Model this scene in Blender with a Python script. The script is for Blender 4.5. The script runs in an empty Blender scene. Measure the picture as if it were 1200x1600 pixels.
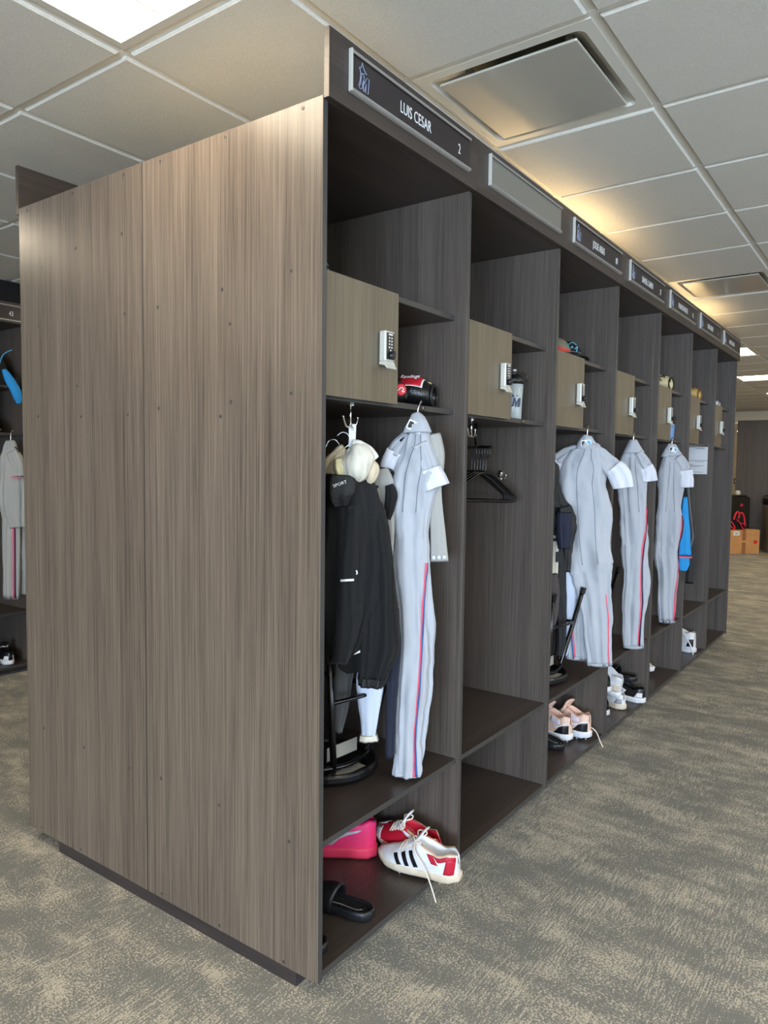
import bpy, bmesh, math, random
from mathutils import Vector, Matrix, noise
random.seed(7)
S = bpy.context.scene
COL = S.collection
PI = math.pi

# ------------------------------------------------------------------ camera
cam = bpy.data.cameras.new('camera')
cam.sensor_fit = 'VERTICAL'; cam.sensor_height = 36.0; cam.lens = 25.776
cam.clip_start = 0.05; cam.clip_end = 100
camo = bpy.data.objects.new('camera', cam); COL.objects.link(camo)
_R = Vector((0.584434, -0.811358, 0.011624)); _U = Vector((0.043333, 0.045513, 0.998023)); _F = Vector((0.810283, 0.582775, -0.061758))
camo.matrix_world = Matrix(((_R.x, _U.x, -_F.x, -1.4812), (_R.y, _U.y, -_F.y, -1.2727), (_R.z, _U.z, -_F.z, 1.4774), (0, 0, 0, 1)))
S.camera = camo

# ------------------------------------------------------------------ world, lights, exposure
S.view_settings.view_transform = 'Standard'; S.view_settings.look = 'None'
S.view_settings.gamma = 1.0; S.view_settings.use_curve_mapping = False
S.view_settings.exposure = 1.05
TROFFER = 9.0          # emission of the ceiling light lenses
wd = bpy.data.worlds.new('daylight'); S.world = wd; wd.use_nodes = True
bg = wd.node_tree.nodes['Background']; bg.inputs[0].default_value = (0.50, 0.68, 1.0, 1); bg.inputs[1].default_value = 1.2


def area_light(name, loc, target, sx, sy, power, color):
    l = bpy.data.lights.new(name, 'AREA'); l.shape = 'RECTANGLE'; l.size = sx; l.size_y = sy
    l.energy = power; l.color = color
    o = bpy.data.objects.new(name, l); COL.objects.link(o); o.location = loc
    o.rotation_euler = (Vector(target) - Vector(loc)).to_track_quat('-Z', 'Y').to_euler()
    return o


# daylight through the window wall behind the photographer, then a bluish fill
area_light('daylight_area', (-7.25, -3.6, 1.35), (0, -3.0, 1.75), 3.6, 1.7, 430, (0.62, 0.79, 1.0))
area_light('daylight_area', (0.5, -6.25, 1.35), (0.5, 0, 1.9), 5.0, 1.7, 60, (0.66, 0.82, 1.0))  # added fill light; the right-wall window it shines through is made up

# ------------------------------------------------------------------ helpers


def link(name, me, mat=None, parent=None, loc=None):
    o = bpy.data.objects.new(name, me); COL.objects.link(o)
    if mat is not None:
        for m in (mat if isinstance(mat, (list, tuple)) else [mat]):
            me.materials.append(m)
    if parent is not None: o.parent = parent
    if loc is not None: o.location = loc
    return o


def root(name, label, cat, loc=(0, 0, 0), rz=0, group=None, kind=None):
    o = bpy.data.objects.new(name, None); COL.objects.link(o)
    o.location = loc; o.rotation_euler = (0, 0, rz); o.empty_display_size = .05
    tag(o, label, cat, group, kind); return o


def tag(o, label=None, cat=None, group=None, kind=None):
    if label: o['label'] = label
    if cat: o['category'] = cat
    if group: o['group'] = group
    if kind: o['kind'] = kind
    return o


def copy_tree(o, parent=None):
    c = o.copy(); COL.objects.link(c); c.parent = parent
    for ch in list(o.children): copy_tree(ch, c)
    return c


class MB:
    """collects shapes into one mesh"""
    def __init__(s): s.v = []; s.f = []; s.m = []

    def add(s, vs, fs, mi=0):
        b = len(s.v); s.v += [tuple(v) for v in vs]
        for f in fs: s.f.append(tuple(b + i for i in f)); s.m.append(mi)
        return s

    def box(s, a, b, mi=0, edge=None):
        x0, y0, z0 = a; x1, y1, z1 = b
        vs = [(x0, y0, z0), (x1, y0, z0), (x1, y1, z0), (x0, y1, z0), (x0, y0, z1), (x1, y0, z1), (x1, y1, z1), (x0, y1, z1)]
        fs = [(0, 3, 2, 1), (4, 5, 6, 7), (0, 1, 5, 4), (2, 3, 7, 6), (1, 2, 6, 5), (3, 0, 4, 7)]
        base = len(s.v); s.v += vs
        for k, f in enumerate(fs):
            s.f.append(tuple(base + i for i in f)); s.m.append(edge[1] if edge and k in edge[0] else mi)
        return s

    def prism(s, poly, z0, z1, mi=0, axis='z'):
        """extrude 2D polygon; axis z: (x,y); axis y: (x,z) between y=z0..z1; axis x: (y,z)"""
        n = len(poly)
        def P(p, h): return {'z': (p[0], p[1], h), 'y': (p[0], h, p[1]), 'x': (h, p[0], p[1])}[axis]
        vs = [P(p, z0) for p in poly] + [P(p, z1) for p in poly]
        fs = [tuple(range(n))[::-1], tuple(range(n, 2 * n))] + [(i, (i + 1) % n, n + (i + 1) % n, n + i) for i in range(n)]
        return s.add(vs, fs, mi)

    def tube(s, pts, r, n=8, mi=0, closed=False, cap=True, sx=1.0):
        pts = [Vector(p) for p in pts]; N = len(pts); rings = []
        rr = r if isinstance(r, (list, tuple)) else [r] * N
        up = None
        for i in range(N):
            if closed: t = pts[(i + 1) % N] - pts[i - 1]
            else: t = pts[min(i + 1, N - 1)] - pts[max(i - 1, 0)]
            if t.length < 1e-9: t = Vector((0, 0, 1))
            t.normalize()
            if up is None:
                up = Vector((0, 0, 1)) if abs(t.z) < .9 else Vector((1, 0, 0))
            side = t.cross(up)
            if side.length < 1e-6: side = t.orthogonal()
            side.normalize(); up = side.cross(t).normalized()
            rings.append([pts[i] + (side * math.cos(2 * PI * k / n) * sx + up * math.sin(2 * PI * k / n)) * rr[i] for k in range(n)])
        vs = [v for rg in rings for v in rg]; fs = []
        M = N if closed else N - 1
        for i in range(M):
            j = (i + 1) % N
            for k in range(n):
                fs.append((i * n + k, i * n + (k + 1) % n, j * n + (k + 1) % n, j * n + k))
        if cap and not closed:
            fs.append(tuple(range(n))[::-1]); fs.append(tuple((N - 1) * n + k for k in range(n)))
        return s.add(vs, fs, mi)

    def lathe(s, prof, c=(0, 0, 0), n=24, mi=0, axis='z'):
        vs = []; fs = []
        for r, h in prof:
            for k in range(n):
                a = 2 * PI * k / n; x, y = r * math.cos(a), r * math.sin(a)
                p = {'z': (x, y, h), 'y': (x, h, y), 'x': (h, x, y)}[axis]
                vs.append((p[0] + c[0], p[1] + c[1], p[2] + c[2]))
        for i in range(len(prof) - 1):
            for k in range(n):
                fs.append((i * n + k, i * n + (k + 1) % n, (i + 1) * n + (k + 1) % n, (i + 1) * n + k))
        fs.append(tuple(range(n))[::-1]); fs.append(tuple((len(prof) - 1) * n + k for k in range(n)))
        return s.add(vs, fs, mi)

    def grid(s, rows, mi=0, close_u=False):
        """rows: list of equal-length point lists"""
        n = len(rows[0]); vs = [p for r in rows for p in r]; fs = []
        for i in range(len(rows) - 1):
            for k in range(n if close_u else n - 1):
                fs.append((i * n + k, i * n + (k + 1) % n, (i + 1) * n + (k + 1) % n, (i + 1) * n + k))
        return s.add(vs, fs, mi)

    def build(s, name, mat=None, parent=None, smooth=False, loc=None, bevel=0, sub=0, solid=0, fix=True):
        me = bpy.data.meshes.new(name); me.from_pydata(s.v, [], s.f)
        for p, mi in zip(me.polygons, s.m): p.material_index = mi; p.use_smooth = smooth
        if fix:
            bm = bmesh.new(); bm.from_mesh(me)
            bmesh.ops.recalc_face_normals(bm, faces=bm.faces); bm.to_mesh(me); bm.free()
        me.update()
        o = link(name, me, mat, parent, loc)
        if solid:
            m = o.modifiers.new('t', 'SOLIDIFY'); m.thickness = solid; m.offset = 0
        if bevel:
            m = o.modifiers.new('b', 'BEVEL'); m.width = bevel; m.segments = 2; m.limit_method = 'ANGLE'; m.angle_limit = .6
        if sub:
            m = o.modifiers.new('s', 'SUBSURF'); m.levels = sub; m.render_levels = sub
        return o


def lin(c):
    c = [x / 255 for x in c]
    return tuple([x / 12.92 if x <= .04045 else ((x + .055) / 1.055) ** 2.4 for x in c] + [1])


def mat(name, col, rough=.6, metal=0, bump=None, spec=None, emit=None, trans=0, noise_mix=None, sheen=0, coat=0):
    """simple procedural material; bump=(scale, strength); noise_mix=(scale, colour2, amount)"""
    m = bpy.data.materials.new(name); m.use_nodes = True
    nt = m.node_tree; b = nt.nodes['Principled BSDF']
    c = lin(col) if max(col[:3]) > 1 else tuple(col[:3]) + (1,)
    b.inputs['Base Color'].default_value = c; b.inputs['Roughness'].default_value = rough; b.inputs['Metallic'].default_value = metal
    if spec is not None: b.inputs['Specular IOR Level'].default_value = spec
    if trans: b.inputs['Transmission Weight'].default_value = trans
    if coat: b.inputs['Coat Weight'].default_value = coat
    if sheen: b.inputs['Sheen Weight'].default_value = sheen
    if emit: b.inputs['Emission Color'].default_value = lin(emit[0]); b.inputs['Emission Strength'].default_value = emit[1]
    tc = nt.nodes.new('ShaderNodeTexCoord')
    if noise_mix:
        n = nt.nodes.new('ShaderNodeTexNoise'); n.inputs['Scale'].default_value = noise_mix[0]; n.inputs['Detail'].default_value = 4
        nt.links.new(tc.outputs['Object'], n.inputs['Vector'])
        r = nt.nodes.new('ShaderNodeMapRange'); r.inputs[1].default_value = .35; r.inputs[2].default_value = .65; r.inputs[4].default_value = noise_mix[2]
        nt.links.new(n.outputs['Fac'], r.inputs[0])
        x = nt.nodes.new('ShaderNodeMix'); x.data_type = 'RGBA'; x.inputs[6].default_value = c; x.inputs[7].default_value = lin(noise_mix[1])
        nt.links.new(r.outputs[0], x.inputs[0]); nt.links.new(x.outputs[2], b.inputs['Base Color'])
    if bump:
        n = nt.nodes.new('ShaderNodeTexNoise'); n.inputs['Scale'].default_value = bump[0]; n.inputs['Detail'].default_value = 5
        nt.links.new(tc.outputs['Object'], n.inputs['Vector'])
        bp = nt.nodes.new('ShaderNodeBump'); bp.inputs['Strength'].default_value = bump[1]; bp.inputs['Distance'].default_value = .01
        nt.links.new(n.outputs['Fac'], bp.inputs['Height']); nt.links.new(bp.outputs['Normal'], b.inputs['Normal'])
    return m


def wood(name, axis, dark, light, rough=.42):
    """laminate with fine straight grain along one axis"""
    m = bpy.data.materials.new(name); m.use_nodes = True
    nt = m.node_tree; N = nt.nodes; L = nt.links; b = N['Principled BSDF']
    tc = N.new('ShaderNodeTexCoord'); oi = N.new('ShaderNodeObjectInfo')
    off = N.new('ShaderNodeVectorMath'); off.operation = 'SCALE'; off.inputs[0].default_value = (37, 23, 11)
    L.new(oi.outputs['Random'], off.inputs['Scale'])
    add = N.new('ShaderNodeVectorMath'); add.operation = 'ADD'; L.new(tc.outputs['Object'], add.inputs[0]); L.new(off.outputs[0], add.inputs[1])

    def nz(sc_across, sc_along, detail, rgh=.6):
        mp = N.new('ShaderNodeMapping'); s = [sc_across] * 3; s['xyz'.index(axis)] = sc_along
        mp.inputs['Scale'].default_value = s; L.new(add.outputs[0], mp.inputs['Vector'])
        n = N.new('ShaderNodeTexNoise'); n.inputs['Scale'].default_value = 1; n.inputs['Detail'].default_value = detail; n.inputs['Roughness'].default_value = rgh
        L.new(mp.outputs[0], n.inputs['Vector']); return n.outputs['Fac']
    fine = nz(330, 2.6, 4, .75); mid = nz(95, 1.0, 3); broad = nz(13, .4, 2)
    def mul(a, k):
        x = N.new('ShaderNodeMath'); x.operation = 'MULTIPLY'; L.new(a, x.inputs[0]); x.inputs[1].default_value = k; return x.outputs[0]
    def plus(a, c):
        x = N.new('ShaderNodeMath'); x.operation = 'ADD'; L.new(a, x.inputs[0]); L.new(c, x.inputs[1]); return x.outputs[0]
    h = plus(plus(mul(fine, .62), mul(mid, .24)), mul(broad, .20))
    cr = N.new('ShaderNodeValToRGB'); e = cr.color_ramp.elements
    e[0].position = .36; e[0].color = lin(dark); e[1].position = .68; e[1].color = lin(light)
    L.new(h, cr.inputs[0]); L.new(cr.outputs[0], b.inputs['Base Color'])
    b.inputs['Roughness'].default_value = rough
    bp = N.new('ShaderNodeBump'); bp.inputs['Strength'].default_value = .12; bp.inputs['Distance'].default_value = .002
    L.new(fine, bp.inputs['Height']); L.new(bp.outputs[0], b.inputs['Normal'])
    return m


WD, WL = (52, 45, 41), (104, 94, 86)
wood_z = wood('dark_laminate_upright', 'z', WD, WL)
wood_end = wood('dark_laminate_end_panel', 'z', (62, 53, 47), (126, 112, 98), .27)
wood_x = wood('dark_laminate_level', 'x', (42, 35, 32), (82, 71, 64), .36)
wood_door = wood('light_laminate_door', 'z', (80, 72, 58), (118, 107, 88), .42)
edge_band = mat('edge_band', (62, 60, 58), .4)
plinth_mat = wood('dark_laminate_plinth', 'y', (40, 34, 34), (66, 58, 57), .5)
bounce_top = mat('pale_bounce_top', (200, 188, 160), .8, noise_mix=(60, (184, 168, 138), .6))  # unseen locker tops made pale to bounce a warm glow onto the ceiling
chrome = mat('chrome', (.8, .8, .82), .12, 1)
silver = mat('satin_silver', (.75, .75, .76), .3, .9)
silver_pale = mat('satin_aluminium', (.36, .34, .31), .42, .35)
black_pl = mat('black_plastic', (16, 16, 17), .35)
black_gloss = mat('black_lacquer', (10, 10, 10), .18)
white_mark = mat('white_print', (232, 232, 230), .6)
black_mark = mat('black_print', (20, 20, 22), .6)

# ------------------------------------------------------------------ setting
X0, X1, Y0, Y1, H = -7.0, 16.0, -6.0, 4.75, 2.71


def carpet_material():
    m = bpy.data.materials.new('woven_carpet'); m.use_nodes = True
    nt = m.node_tree; N = nt.nodes; L = nt.links; b = N['Principled BSDF']
    tc = N.new('ShaderNodeTexCoord')

    def nz(scale, sc, detail=3, rgh=.6, w=0):
        mp = N.new('ShaderNodeMapping'); mp.inputs['Scale'].default_value = scale; mp.inputs['Location'].default_value = (w, w * 2, 0)
        L.new(tc.outputs['Object'], mp.inputs['Vector'])
        n = N.new('ShaderNodeTexNoise'); n.inputs['Scale'].default_value = sc; n.inputs['Detail'].default_value = detail; n.inputs['Roughness'].default_value = rgh
        L.new(mp.outputs[0], n.inputs['Vector']); return n.outputs['Fac']

    def ma(op, a, c):
        x = N.new('ShaderNodeMath'); x.operation = op
        for i, q in enumerate((a, c)):
            if isinstance(q, (int, float)): x.inputs[i].default_value = q
            else: L.new(q, x.inputs[i])
        return x.outputs[0]
    speck = nz((1, 1, 1), 170, 2, .6)                 # tufts
    lines = nz((15, 190, 1), 1, 2, .6, 3)             # short ribs running along the row of lockers
    lines2 = nz((150, 90, 1), 1, 2, .6, 9)
    patch = nz((6.5, 2.6, 1), 1, 2.5, .5, 1)            # broken bands
    patch2 = nz((17, 9, 1), 1, 2, .5, 5)
    sel = nz((1.6, 3.0, 1), 1, 3, .6, 13)
    selr = N.new('ShaderNodeMapRange'); selr.inputs[1].default_value = .46; selr.inputs[2].default_value = .54; L.new(sel, selr.inputs[0])
    mixl = N.new('ShaderNodeMix'); L.new(selr.outputs[0], mixl.inputs[0]); L.new(lines, mixl.inputs[2]); L.new(lines2, mixl.inputs[3])
    f = ma('ADD', ma('MULTIPLY', speck, 1.35), ma('MULTIPLY', mixl.outputs[0], 1.0))
    f = ma('ADD', f, ma('ADD', ma('MULTIPLY', patch, .78), ma('MULTIPLY', patch2, .45)))
    r = N.new('ShaderNodeMapRange'); r.inputs[1].default_value = 1.74; r.inputs[2].default_value = 2.02; r.interpolation_type = 'SMOOTHSTEP'
    L.new(f, r.inputs[0])
    x = N.new('ShaderNodeMix'); x.data_type = 'RGBA'; x.inputs[6].default_value = lin((122, 122, 117)); x.inputs[7].default_value = lin((192, 183, 166))
    L.new(r.outputs[0], x.inputs[0])
    big = nz((.5, .5, 1), 1, 2, .5, 20)
    br = N.new('ShaderNodeMapRange'); br.inputs[3].default_value = .9; br.inputs[4].default_value = 1.08; L.new(big, br.inputs[0])
    y = N.new('ShaderNodeVectorMath'); y.operation = 'SCALE'; L.new(x.outputs[2], y.inputs[0]); L.new(br.outputs[0], y.inputs['Scale'])
    L.new(y.outputs[0], b.inputs['Base Color']); b.inputs['Roughness'].default_value = .95; b.inputs['Specular IOR Level'].default_value = .15
    bp = N.new('ShaderNodeBump'); bp.inputs['Strength'].default_value = .55; bp.inputs['Distance'].default_value = .006
    L.new(speck, bp.inputs['Height']); L.new(bp.outputs[0], b.inputs['Normal'])
    return m


fl = MB().box((X0, Y0, -.1), (X1, Y1, 0)).build('floor', carpet_material()); tag(fl, 'grey and beige patterned carpet floor', kind='structure')
wall_m = mat('painted_wall', (214, 203, 178), .8, bump=(120, .05))
WZ0, WZ1 = .55, 2.35
# wall behind the photographer, on the side the daylight comes from, with its window opening
wb = MB()
wb.box((X0 - .15, Y0, 0), (X0, Y1, WZ0)).box((X0 - .15, Y0, WZ1), (X0, Y1, 2.95)).box((X0 - .15, Y0, WZ0), (X0, -5.5, WZ1)).box((X0 - .15, -1.6, WZ0), (X0, Y1, WZ1))
tag(wb.build('wall_rear', wall_m), 'cream wall behind the photographer with a wide window', kind='structure')
wr = MB()
wr.box((X0, Y0 - .15, 0), (X1, Y0, WZ0)).box((X0, Y0 - .15, WZ1), (X1, Y0, 2.95)).box((X0, Y0 - .15, WZ0), (-2.2, Y0, WZ1)).box((3.2, Y0 - .15, WZ0), (X1, Y0, WZ1))
tag(wr.build('wall_right', wall_m), 'cream wall to the right of the aisle', kind='structure')
tag(MB().box((X0, Y1, 0), (X1, Y1 + .15, 2.95)).build('wall_left', mat('dark_wall', (64, 58, 54), .8)), 'dark wall behind the far row of lockers', kind='structure')
tag(MB().box((X1, Y0, 0), (X1 + .15, Y1, 2.95)).build('wall_far', wall_m), 'cream wall at the far end of the room', kind='structure')
fr = mat('window_frame_metal', (.25, .25, .26), .4, .6)
glass = mat('window_glass', (1, 1, 1), .0, trans=1)
for nm, seg in (('window_1', [('x', X0 - .08, -5.5, -1.6)]), ('added_fill_window', [('y', Y0 - .08, -2.2, 3.2)])):  # second window is unseen, added to let in the bluish fill
    ax, c, a, b_ = seg[0]
    f = MB()
    def bar(u0, u1, z0, z1, f=f, ax=ax, c=c):
        if ax == 'x': f.box((c - .03, u0, z0), (c + .03, u1, z1))
        else: f.box((u0, c - .03, z0), (u1, c + .03, z1))
    bar(a, b_, WZ0, WZ0 + .05); bar(a, b_, WZ1 - .05, WZ1)
    n = 4
    for i in range(n + 1):
        u = a + (b_ - a - .05) * i / n; bar(u, u + .05, WZ0, WZ1)
    tag(f.build(nm, fr), 'metal framed window', kind='structure')

# ceiling: recessed T-bar grid with drop-edge tiles
GX, GY, G = -0.0939, 0.7035, 0.6096
grid_m = mat('ceiling_grid_white', (228, 224, 214), .5)
tile_m = mat('mineral_ceiling_tile', (222, 218, 208), .9, bump=(260, .25), noise_mix=(140, (208, 203, 192), .5))
LIGHTS = [(i, j) for i in (-9, -5, -1, 3, 7, 11, 15, 19, 23) for j in (-9, -5, -1, 3)]
DIFF = [(1, -2), (6, -2)]
i0, i1 = math.floor((X0 - GX) / G), math.ceil((X1 - GX) / G)
j0, j1 = math.floor((Y0 - GY) / G), math.ceil((Y1 - GY) / G)
cb = MB()
for i in range(i0, i1 + 1):
    x = GX + i * G; cb.box((x - .012, Y0, H), (x + .012, Y1, H + .03))
for j in range(j0, j1 + 1):
    y = GY + j * G; cb.box((X0, y - .012, H + .0005), (X1, y + .012, H + .0305))
cb.box((X0, Y0, H + .24), (X1, Y1, H + .26))
ceil = cb.build('ceiling', grid_m); tag(ceil, 'white suspended ceiling grid holding square tiles', kind='structure')
a, t_, dz = G / 2 - .0135, .012, .009
tb = MB()
vs = []
for s_, z in ((a, .006), (a, -dz * .55), (a - .006, -dz)):
    vs += [(-s_, -s_, z), (s_, -s_, z), (s_, s_, z), (-s_, s_, z)]
fs = [(8, 11, 10, 9), (0, 1, 2, 3)]
for k in (0, 4):
    for q in range(4): fs.append((k + q, k + (q + 1) % 4, k + 4 + (q + 1) % 4, k + 4 + q))
tb.add(vs, fs)
tile = None; rest = MB(); ntile = 0
for i in range(i0, i1):
    for j in range(j0, j1):
        if (i, j) in LIGHTS or (i, j) in DIFF: continue
        cx, cy = GX + (i + .5) * G, GY + (j + .5) * G
        if cx < X0 + .3 or cy < Y0 + .3 or cx > X1 - .3 or cy > Y1 - .3: 
            continue
        if -1.6 < cx < 15 and -1.7 < cy < 3.9 and ntile < 280:
            if tile is None:
                tile = tb.build('ceiling_tile', tile_m, ceil); o = tile
            else:
                o = tile.copy(); COL.objects.link(o); o.parent = ceil
            o.location = (cx, cy, H); ntile += 1
        else:
            rest.add([(v[0] + cx, v[1] + cy, v[2] + H) for v in vs], fs)
o = rest.build('ceiling_tile', tile_m, ceil); o['kind'] = 'stuff'

# ceiling lights (square troffers with a lens in two halves)
lens_m = bpy.data.materials.new('light_lens'); lens_m.use_nodes = True
_b = lens_m.node_tree.nodes['Principled BSDF']; _b.inputs['Base Color'].default_value = (.9, .9, .88, 1)
_b.inputs['Emission Color'].default_value = (1.0, .85, .63, 1); _b.inputs['Emission Strength'].default_value = TROFFER
frame_m = mat('light_frame_white', (214, 208, 196), .45)


def troffer(label):
    t = root('ceiling_light', label, 'light', group='square ceiling lights')
    f = MB(); q = G / 2 - .013; w = .026
    for s_ in (-1, 1):
        f.box((-q, s_ * q - (w if s_ > 0 else 0), -.004), (q, s_ * q + (w if s_ < 0 else 0), .03))
        f.box((s_ * q - (w if s_ > 0 else 0), -q + w, -.004), (s_ * q + (w if s_ < 0 else 0), q - w, .03))
    f.build('frame', frame_m, t)
    MB().box((-q + w, -q + w, .004), (q - w, .062, .02)).build('lens', lens_m, t)
    MB().box((-q + w, .067, .004), (q - w, q - w, .02)).build('lens', lens_m, t)
    MB().box((-q + w, .062, .0), (q - w, .067, .02)).build('divider', frame_m, t)
    return t


tr0 = troffer('square ceiling light with a glowing white lens')
for n_, (i, j) in enumerate(LIGHTS):
    cx, cy = GX + (i + .5) * G, GY + (j + .5) * G
    if cx < X0 + .3 or cy < Y0 + .3 or cx > X1 - .3 or cy > Y1 - .3: continue
    t = tr0 if n_ == 0 else copy_tree(tr0)
    t.location = (cx, cy, H)
    if (i, j) == (-1, -1): lab = 'nearest square ceiling light, above the wide end panel of the lockers'
    elif (i, j) == (11, -1): lab = 'square ceiling light half hidden behind the far end of the name board'
    elif (i, j) == (15, -1): lab = 'wide bright ceiling light beyond the far end of the lockers'
    elif (i, j) == (19, -1): lab = 'most distant square ceiling light, cut off by the right edge of the picture'
    elif j == -1 and i in (3, 7): lab = '%s of the two square ceiling lights hidden above the locker tops' % ('nearer' if i == 3 else 'farther')
    else: lab = 'ceiling light out of view, %s in the %s' % (['first', 'second', 'third', 'fourth', 'fifth', 'sixth', 'seventh', 'eighth', 'ninth'][(i + 9) // 4], ['row by the right wall', 'row over the aisle', 'locker row', 'row by the opposite lockers'][(j + 9) // 4])
    t['label'] = lab


def diffuser(label, i, j):
    t = root('air_diffuser', label, 'vent', (GX + (i + .5) * G, GY + (j + .5) * G, H), group='square air diffusers')
    m_out = mat('diffuser_white', (226, 222, 210), .3, 0, spec=.8); m_pl = mat('diffuser_plaque', (206, 202, 190), .2, .3)
    q = G / 2 - .013; f = MB()
    rows = []
    for s_, z in ((q, .004), (q, -.004), (q - .035, -.004), (q - .040, .006), (q - .062, .020), (q - .085, .040), (q - .10, .055)):
        r_ = max(.0, (q - s_) * .8)
        ring = []
        for cxs, cys, a0 in ((1, 1, 0), (-1, 1, 90), (-1, -1, 180), (1, -1, 270)):
            for k in range(5):
                an = math.radians(a0 + k * 22.5)
                ring.append((cxs * (s_ - r_) + r_ * math.cos(an), cys * (s_ - r_) + r_ * math.sin(an), z))
        rows.append(ring)
    f.grid(rows, close_u=True)
    f.build('cone', m_out, t)
    MB().box((-q + .09, -q + .09, .055), (q - .09, q - .09, .06)).build('duct_cover', mat('duct_metal', (150, 144, 130), .35, .6), t)
    p = MB(); w = .228
    p.box((-w, -w, -.012), (w, w, -.004)); p.build('plaque', m_pl, t, bevel=.0025)
    for sx in (-.14, .14):
        for sy in (-.17, .17):
            MB().box((sx - .006, sy - .01, -.004), (sx + .006, sy + .01, .056)).build('bracket', silver, t)
    return t


diffuser('square air diffuser with a flat plaque, beside the nearest name board', *DIFF[0])
diffuser('square air diffuser farther along the ceiling, cut off by the right edge', *DIFF[1])

# ------------------------------------------------------------------ locker bank
W, T, D = 0.7845, 0.019, 1.502
ZB, ZT = .043, 2.43
BK = .735            # depth of one row


def V(y): return y


# two end panels with their screws
screws_near = [(.07, 2.415), (.367, 2.415), (.662, 2.413), (.11, 2.001), (.382, 1.987), (.35, 1.885), (.345, 1.66), (.39, 1.62), (.108, 1.674), (.109, .417), (.40, .44), (.68, 1.97), (.678, 1.654), (.68, .45), (.129, .055), (.40, .058), (.68, .058)]
screws_far = [(.849, 2.413), (1.144, 2.412), (1.443, 2.412), (1.129, 2.224), (.863, 2.228), (1.35, 2.19), (.85, 1.97), (1.11, 1.96), (1.38, 1.985), (.84, 1.64), (1.13, 1.75), (1.11, 1.64), (1.39, 1.65), (.85, .44), (1.12, .45), (1.39, .46), (.86, .06), (1.15, .058), (1.42, .058)]
scr = MB().lathe([(.0056, 0), (.0056, -.0006), (.0046, -.0009), (.0022, -.0011), (.0018, -.0004)], axis='x', n=12)
scr_me = None
for lab, ya, yb, sc in (('tall wood laminate end panel nearest the camera, right of the joint', 0, .7525, screws_near), ('tall wood laminate end panel, left of the vertical joint', .7565, D, screws_far)):
    t = root('end_panel', lab, 'panel', (0, ya, 0), group='end panels of the locker bank')
    MB().box((0, 0, ZB), (T, yb - ya, ZT), edge=((2, 3), 1)).build('board', [wood_end, edge_band], t, bevel=.0008)
    for y, z in sc:
        if scr_me is None:
            o = scr.build('screw', mat('screw_zinc', (.10, .09, .08), .45, .5), t); scr_me = o.data
        else: o = link('screw', scr_me, None, t)
        o.location = (0, y - ya, z)

ORD = ['nearest', 'second', 'third', 'fourth', 'fifth', 'sixth', 'farthest']
key_m = mat('keypad_black', (38, 38, 36), .35)
lock_m = mat('lock_housing_white_metal', (204, 202, 192), .35, .2)


def make_lock(parent, x, z):
    """keypad lock on the door; x,z of its centre, door face at y=0 (local)"""
    h, w = .042, .0235
    MB().box((x - w, -.026, z - .048), (x + w, -.002, z + h)).build('lock_housing', lock_m, parent, bevel=.004)
    MB().box((x - w + .005, -.0275, z - .042), (x + w - .005, -.0262, z + h - .006)).build('keypad', key_m, parent)
    b = MB(); b.box((x - .010, -.0285, z + .029), (x + .010, -.0276, z + .033))
    for r in range(4):
        for c in range(2): b.lathe([(.0026, -.0276), (.002, -.029)], (x - .006 + c * .012, 0, z + .021 - r * .0092), 8, axis='y')
    b.lathe([(.0022, -.0276), (.002, -.029)], (x, 0, z - .015), 8, axis='y')
    b.build('button', white_mark, parent)
    MB().lathe([(.0125, -.0277), (.0125, -.033), (.011, -.036), (.011, -.038), (.005, -.040)], (x + .003, 0, z - .029), 16, axis='y').box((x + .0005, -.042, z - .040), (x + .0055, -.036, z - .018)).build('lock_knob', black_pl, parent, bevel=.0008)
    MB().prism([(-.003, z - .048), (-.026, z - .048), (-.028, z - .056), (-.035, z - .068), (-.032, z - .070), (-.022, z - .060), (-.003, z - .056)], x - w, x + w, axis='x').build('lock_handle', lock_m, parent, bevel=.001)


def make_locker(k):
    x = k * W
    t = root('locker', 'placeholder', 'locker', (x, 0, 0), group='open lockers in the row')
    l, r = (T if k == 0 else 0) + .0004, W - T
    MB().box((r, 0, ZB), (W, BK, 2.42), edge=((2,), 1)).build('side_panel', [wood_z, edge_band], t, bevel=.0008)
    MB().box((l, BK + .0005, ZB), (W, BK + .016, 2.42)).build('back_panel', wood_z, t)
    MB().box((l, .002, 2.4205), (W, BK + .016, 2.438), edge=((1,), 1)).build('top_panel', [wood_x, bounce_top], t)
    MB().box((l, .010, ZB), (r - .0004, BK, ZB + .018), edge=((2,), 1)).build('bottom_panel', [wood_x, edge_band], t, bevel=.0008)
    MB().box((l, .012, .416), (r - .0004, BK, .434), edge=((2,), 1)).build('bench', [wood_x, edge_band], t, bevel=.0008)
    MB().box((l, .048, 1.662), (r - .0004, BK, 1.680), edge=((2,), 1)).build('lower_shelf', [wood_x, edge_band], t, bevel=.0008)
    MB().box((l, .048, 1.988), (r - .0004, BK, 2.006), edge=((2,), 1)).build('upper_shelf', [wood_x, edge_band], t, bevel=.0008)
    MB().box((.372, .050, 1.6805), (.390, BK, 1.9875)).build('compartment_panel', wood_z, t)
    d = MB().box((l + .002, .027, 1.669), (.390, .0465, 2.004), edge=((0, 1, 4, 5), 1)).build('door', [wood_door, edge_band], t, bevel=.0006)
    lk = bpy.data.objects.new('x', None); bpy.data.objects.remove(lk)
    d.location = (0, 0, 0)
    make_lock_on(d)
    return t


def make_lock_on(d):
    # lock pieces are sub-parts of the door; door face is at y = .027
    before = set(bpy.data.objects)
    make_lock(d, .311, 1.836)
    for o in set(bpy.data.objects) - before:
        o.location = (0, .0268, 0)


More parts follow.
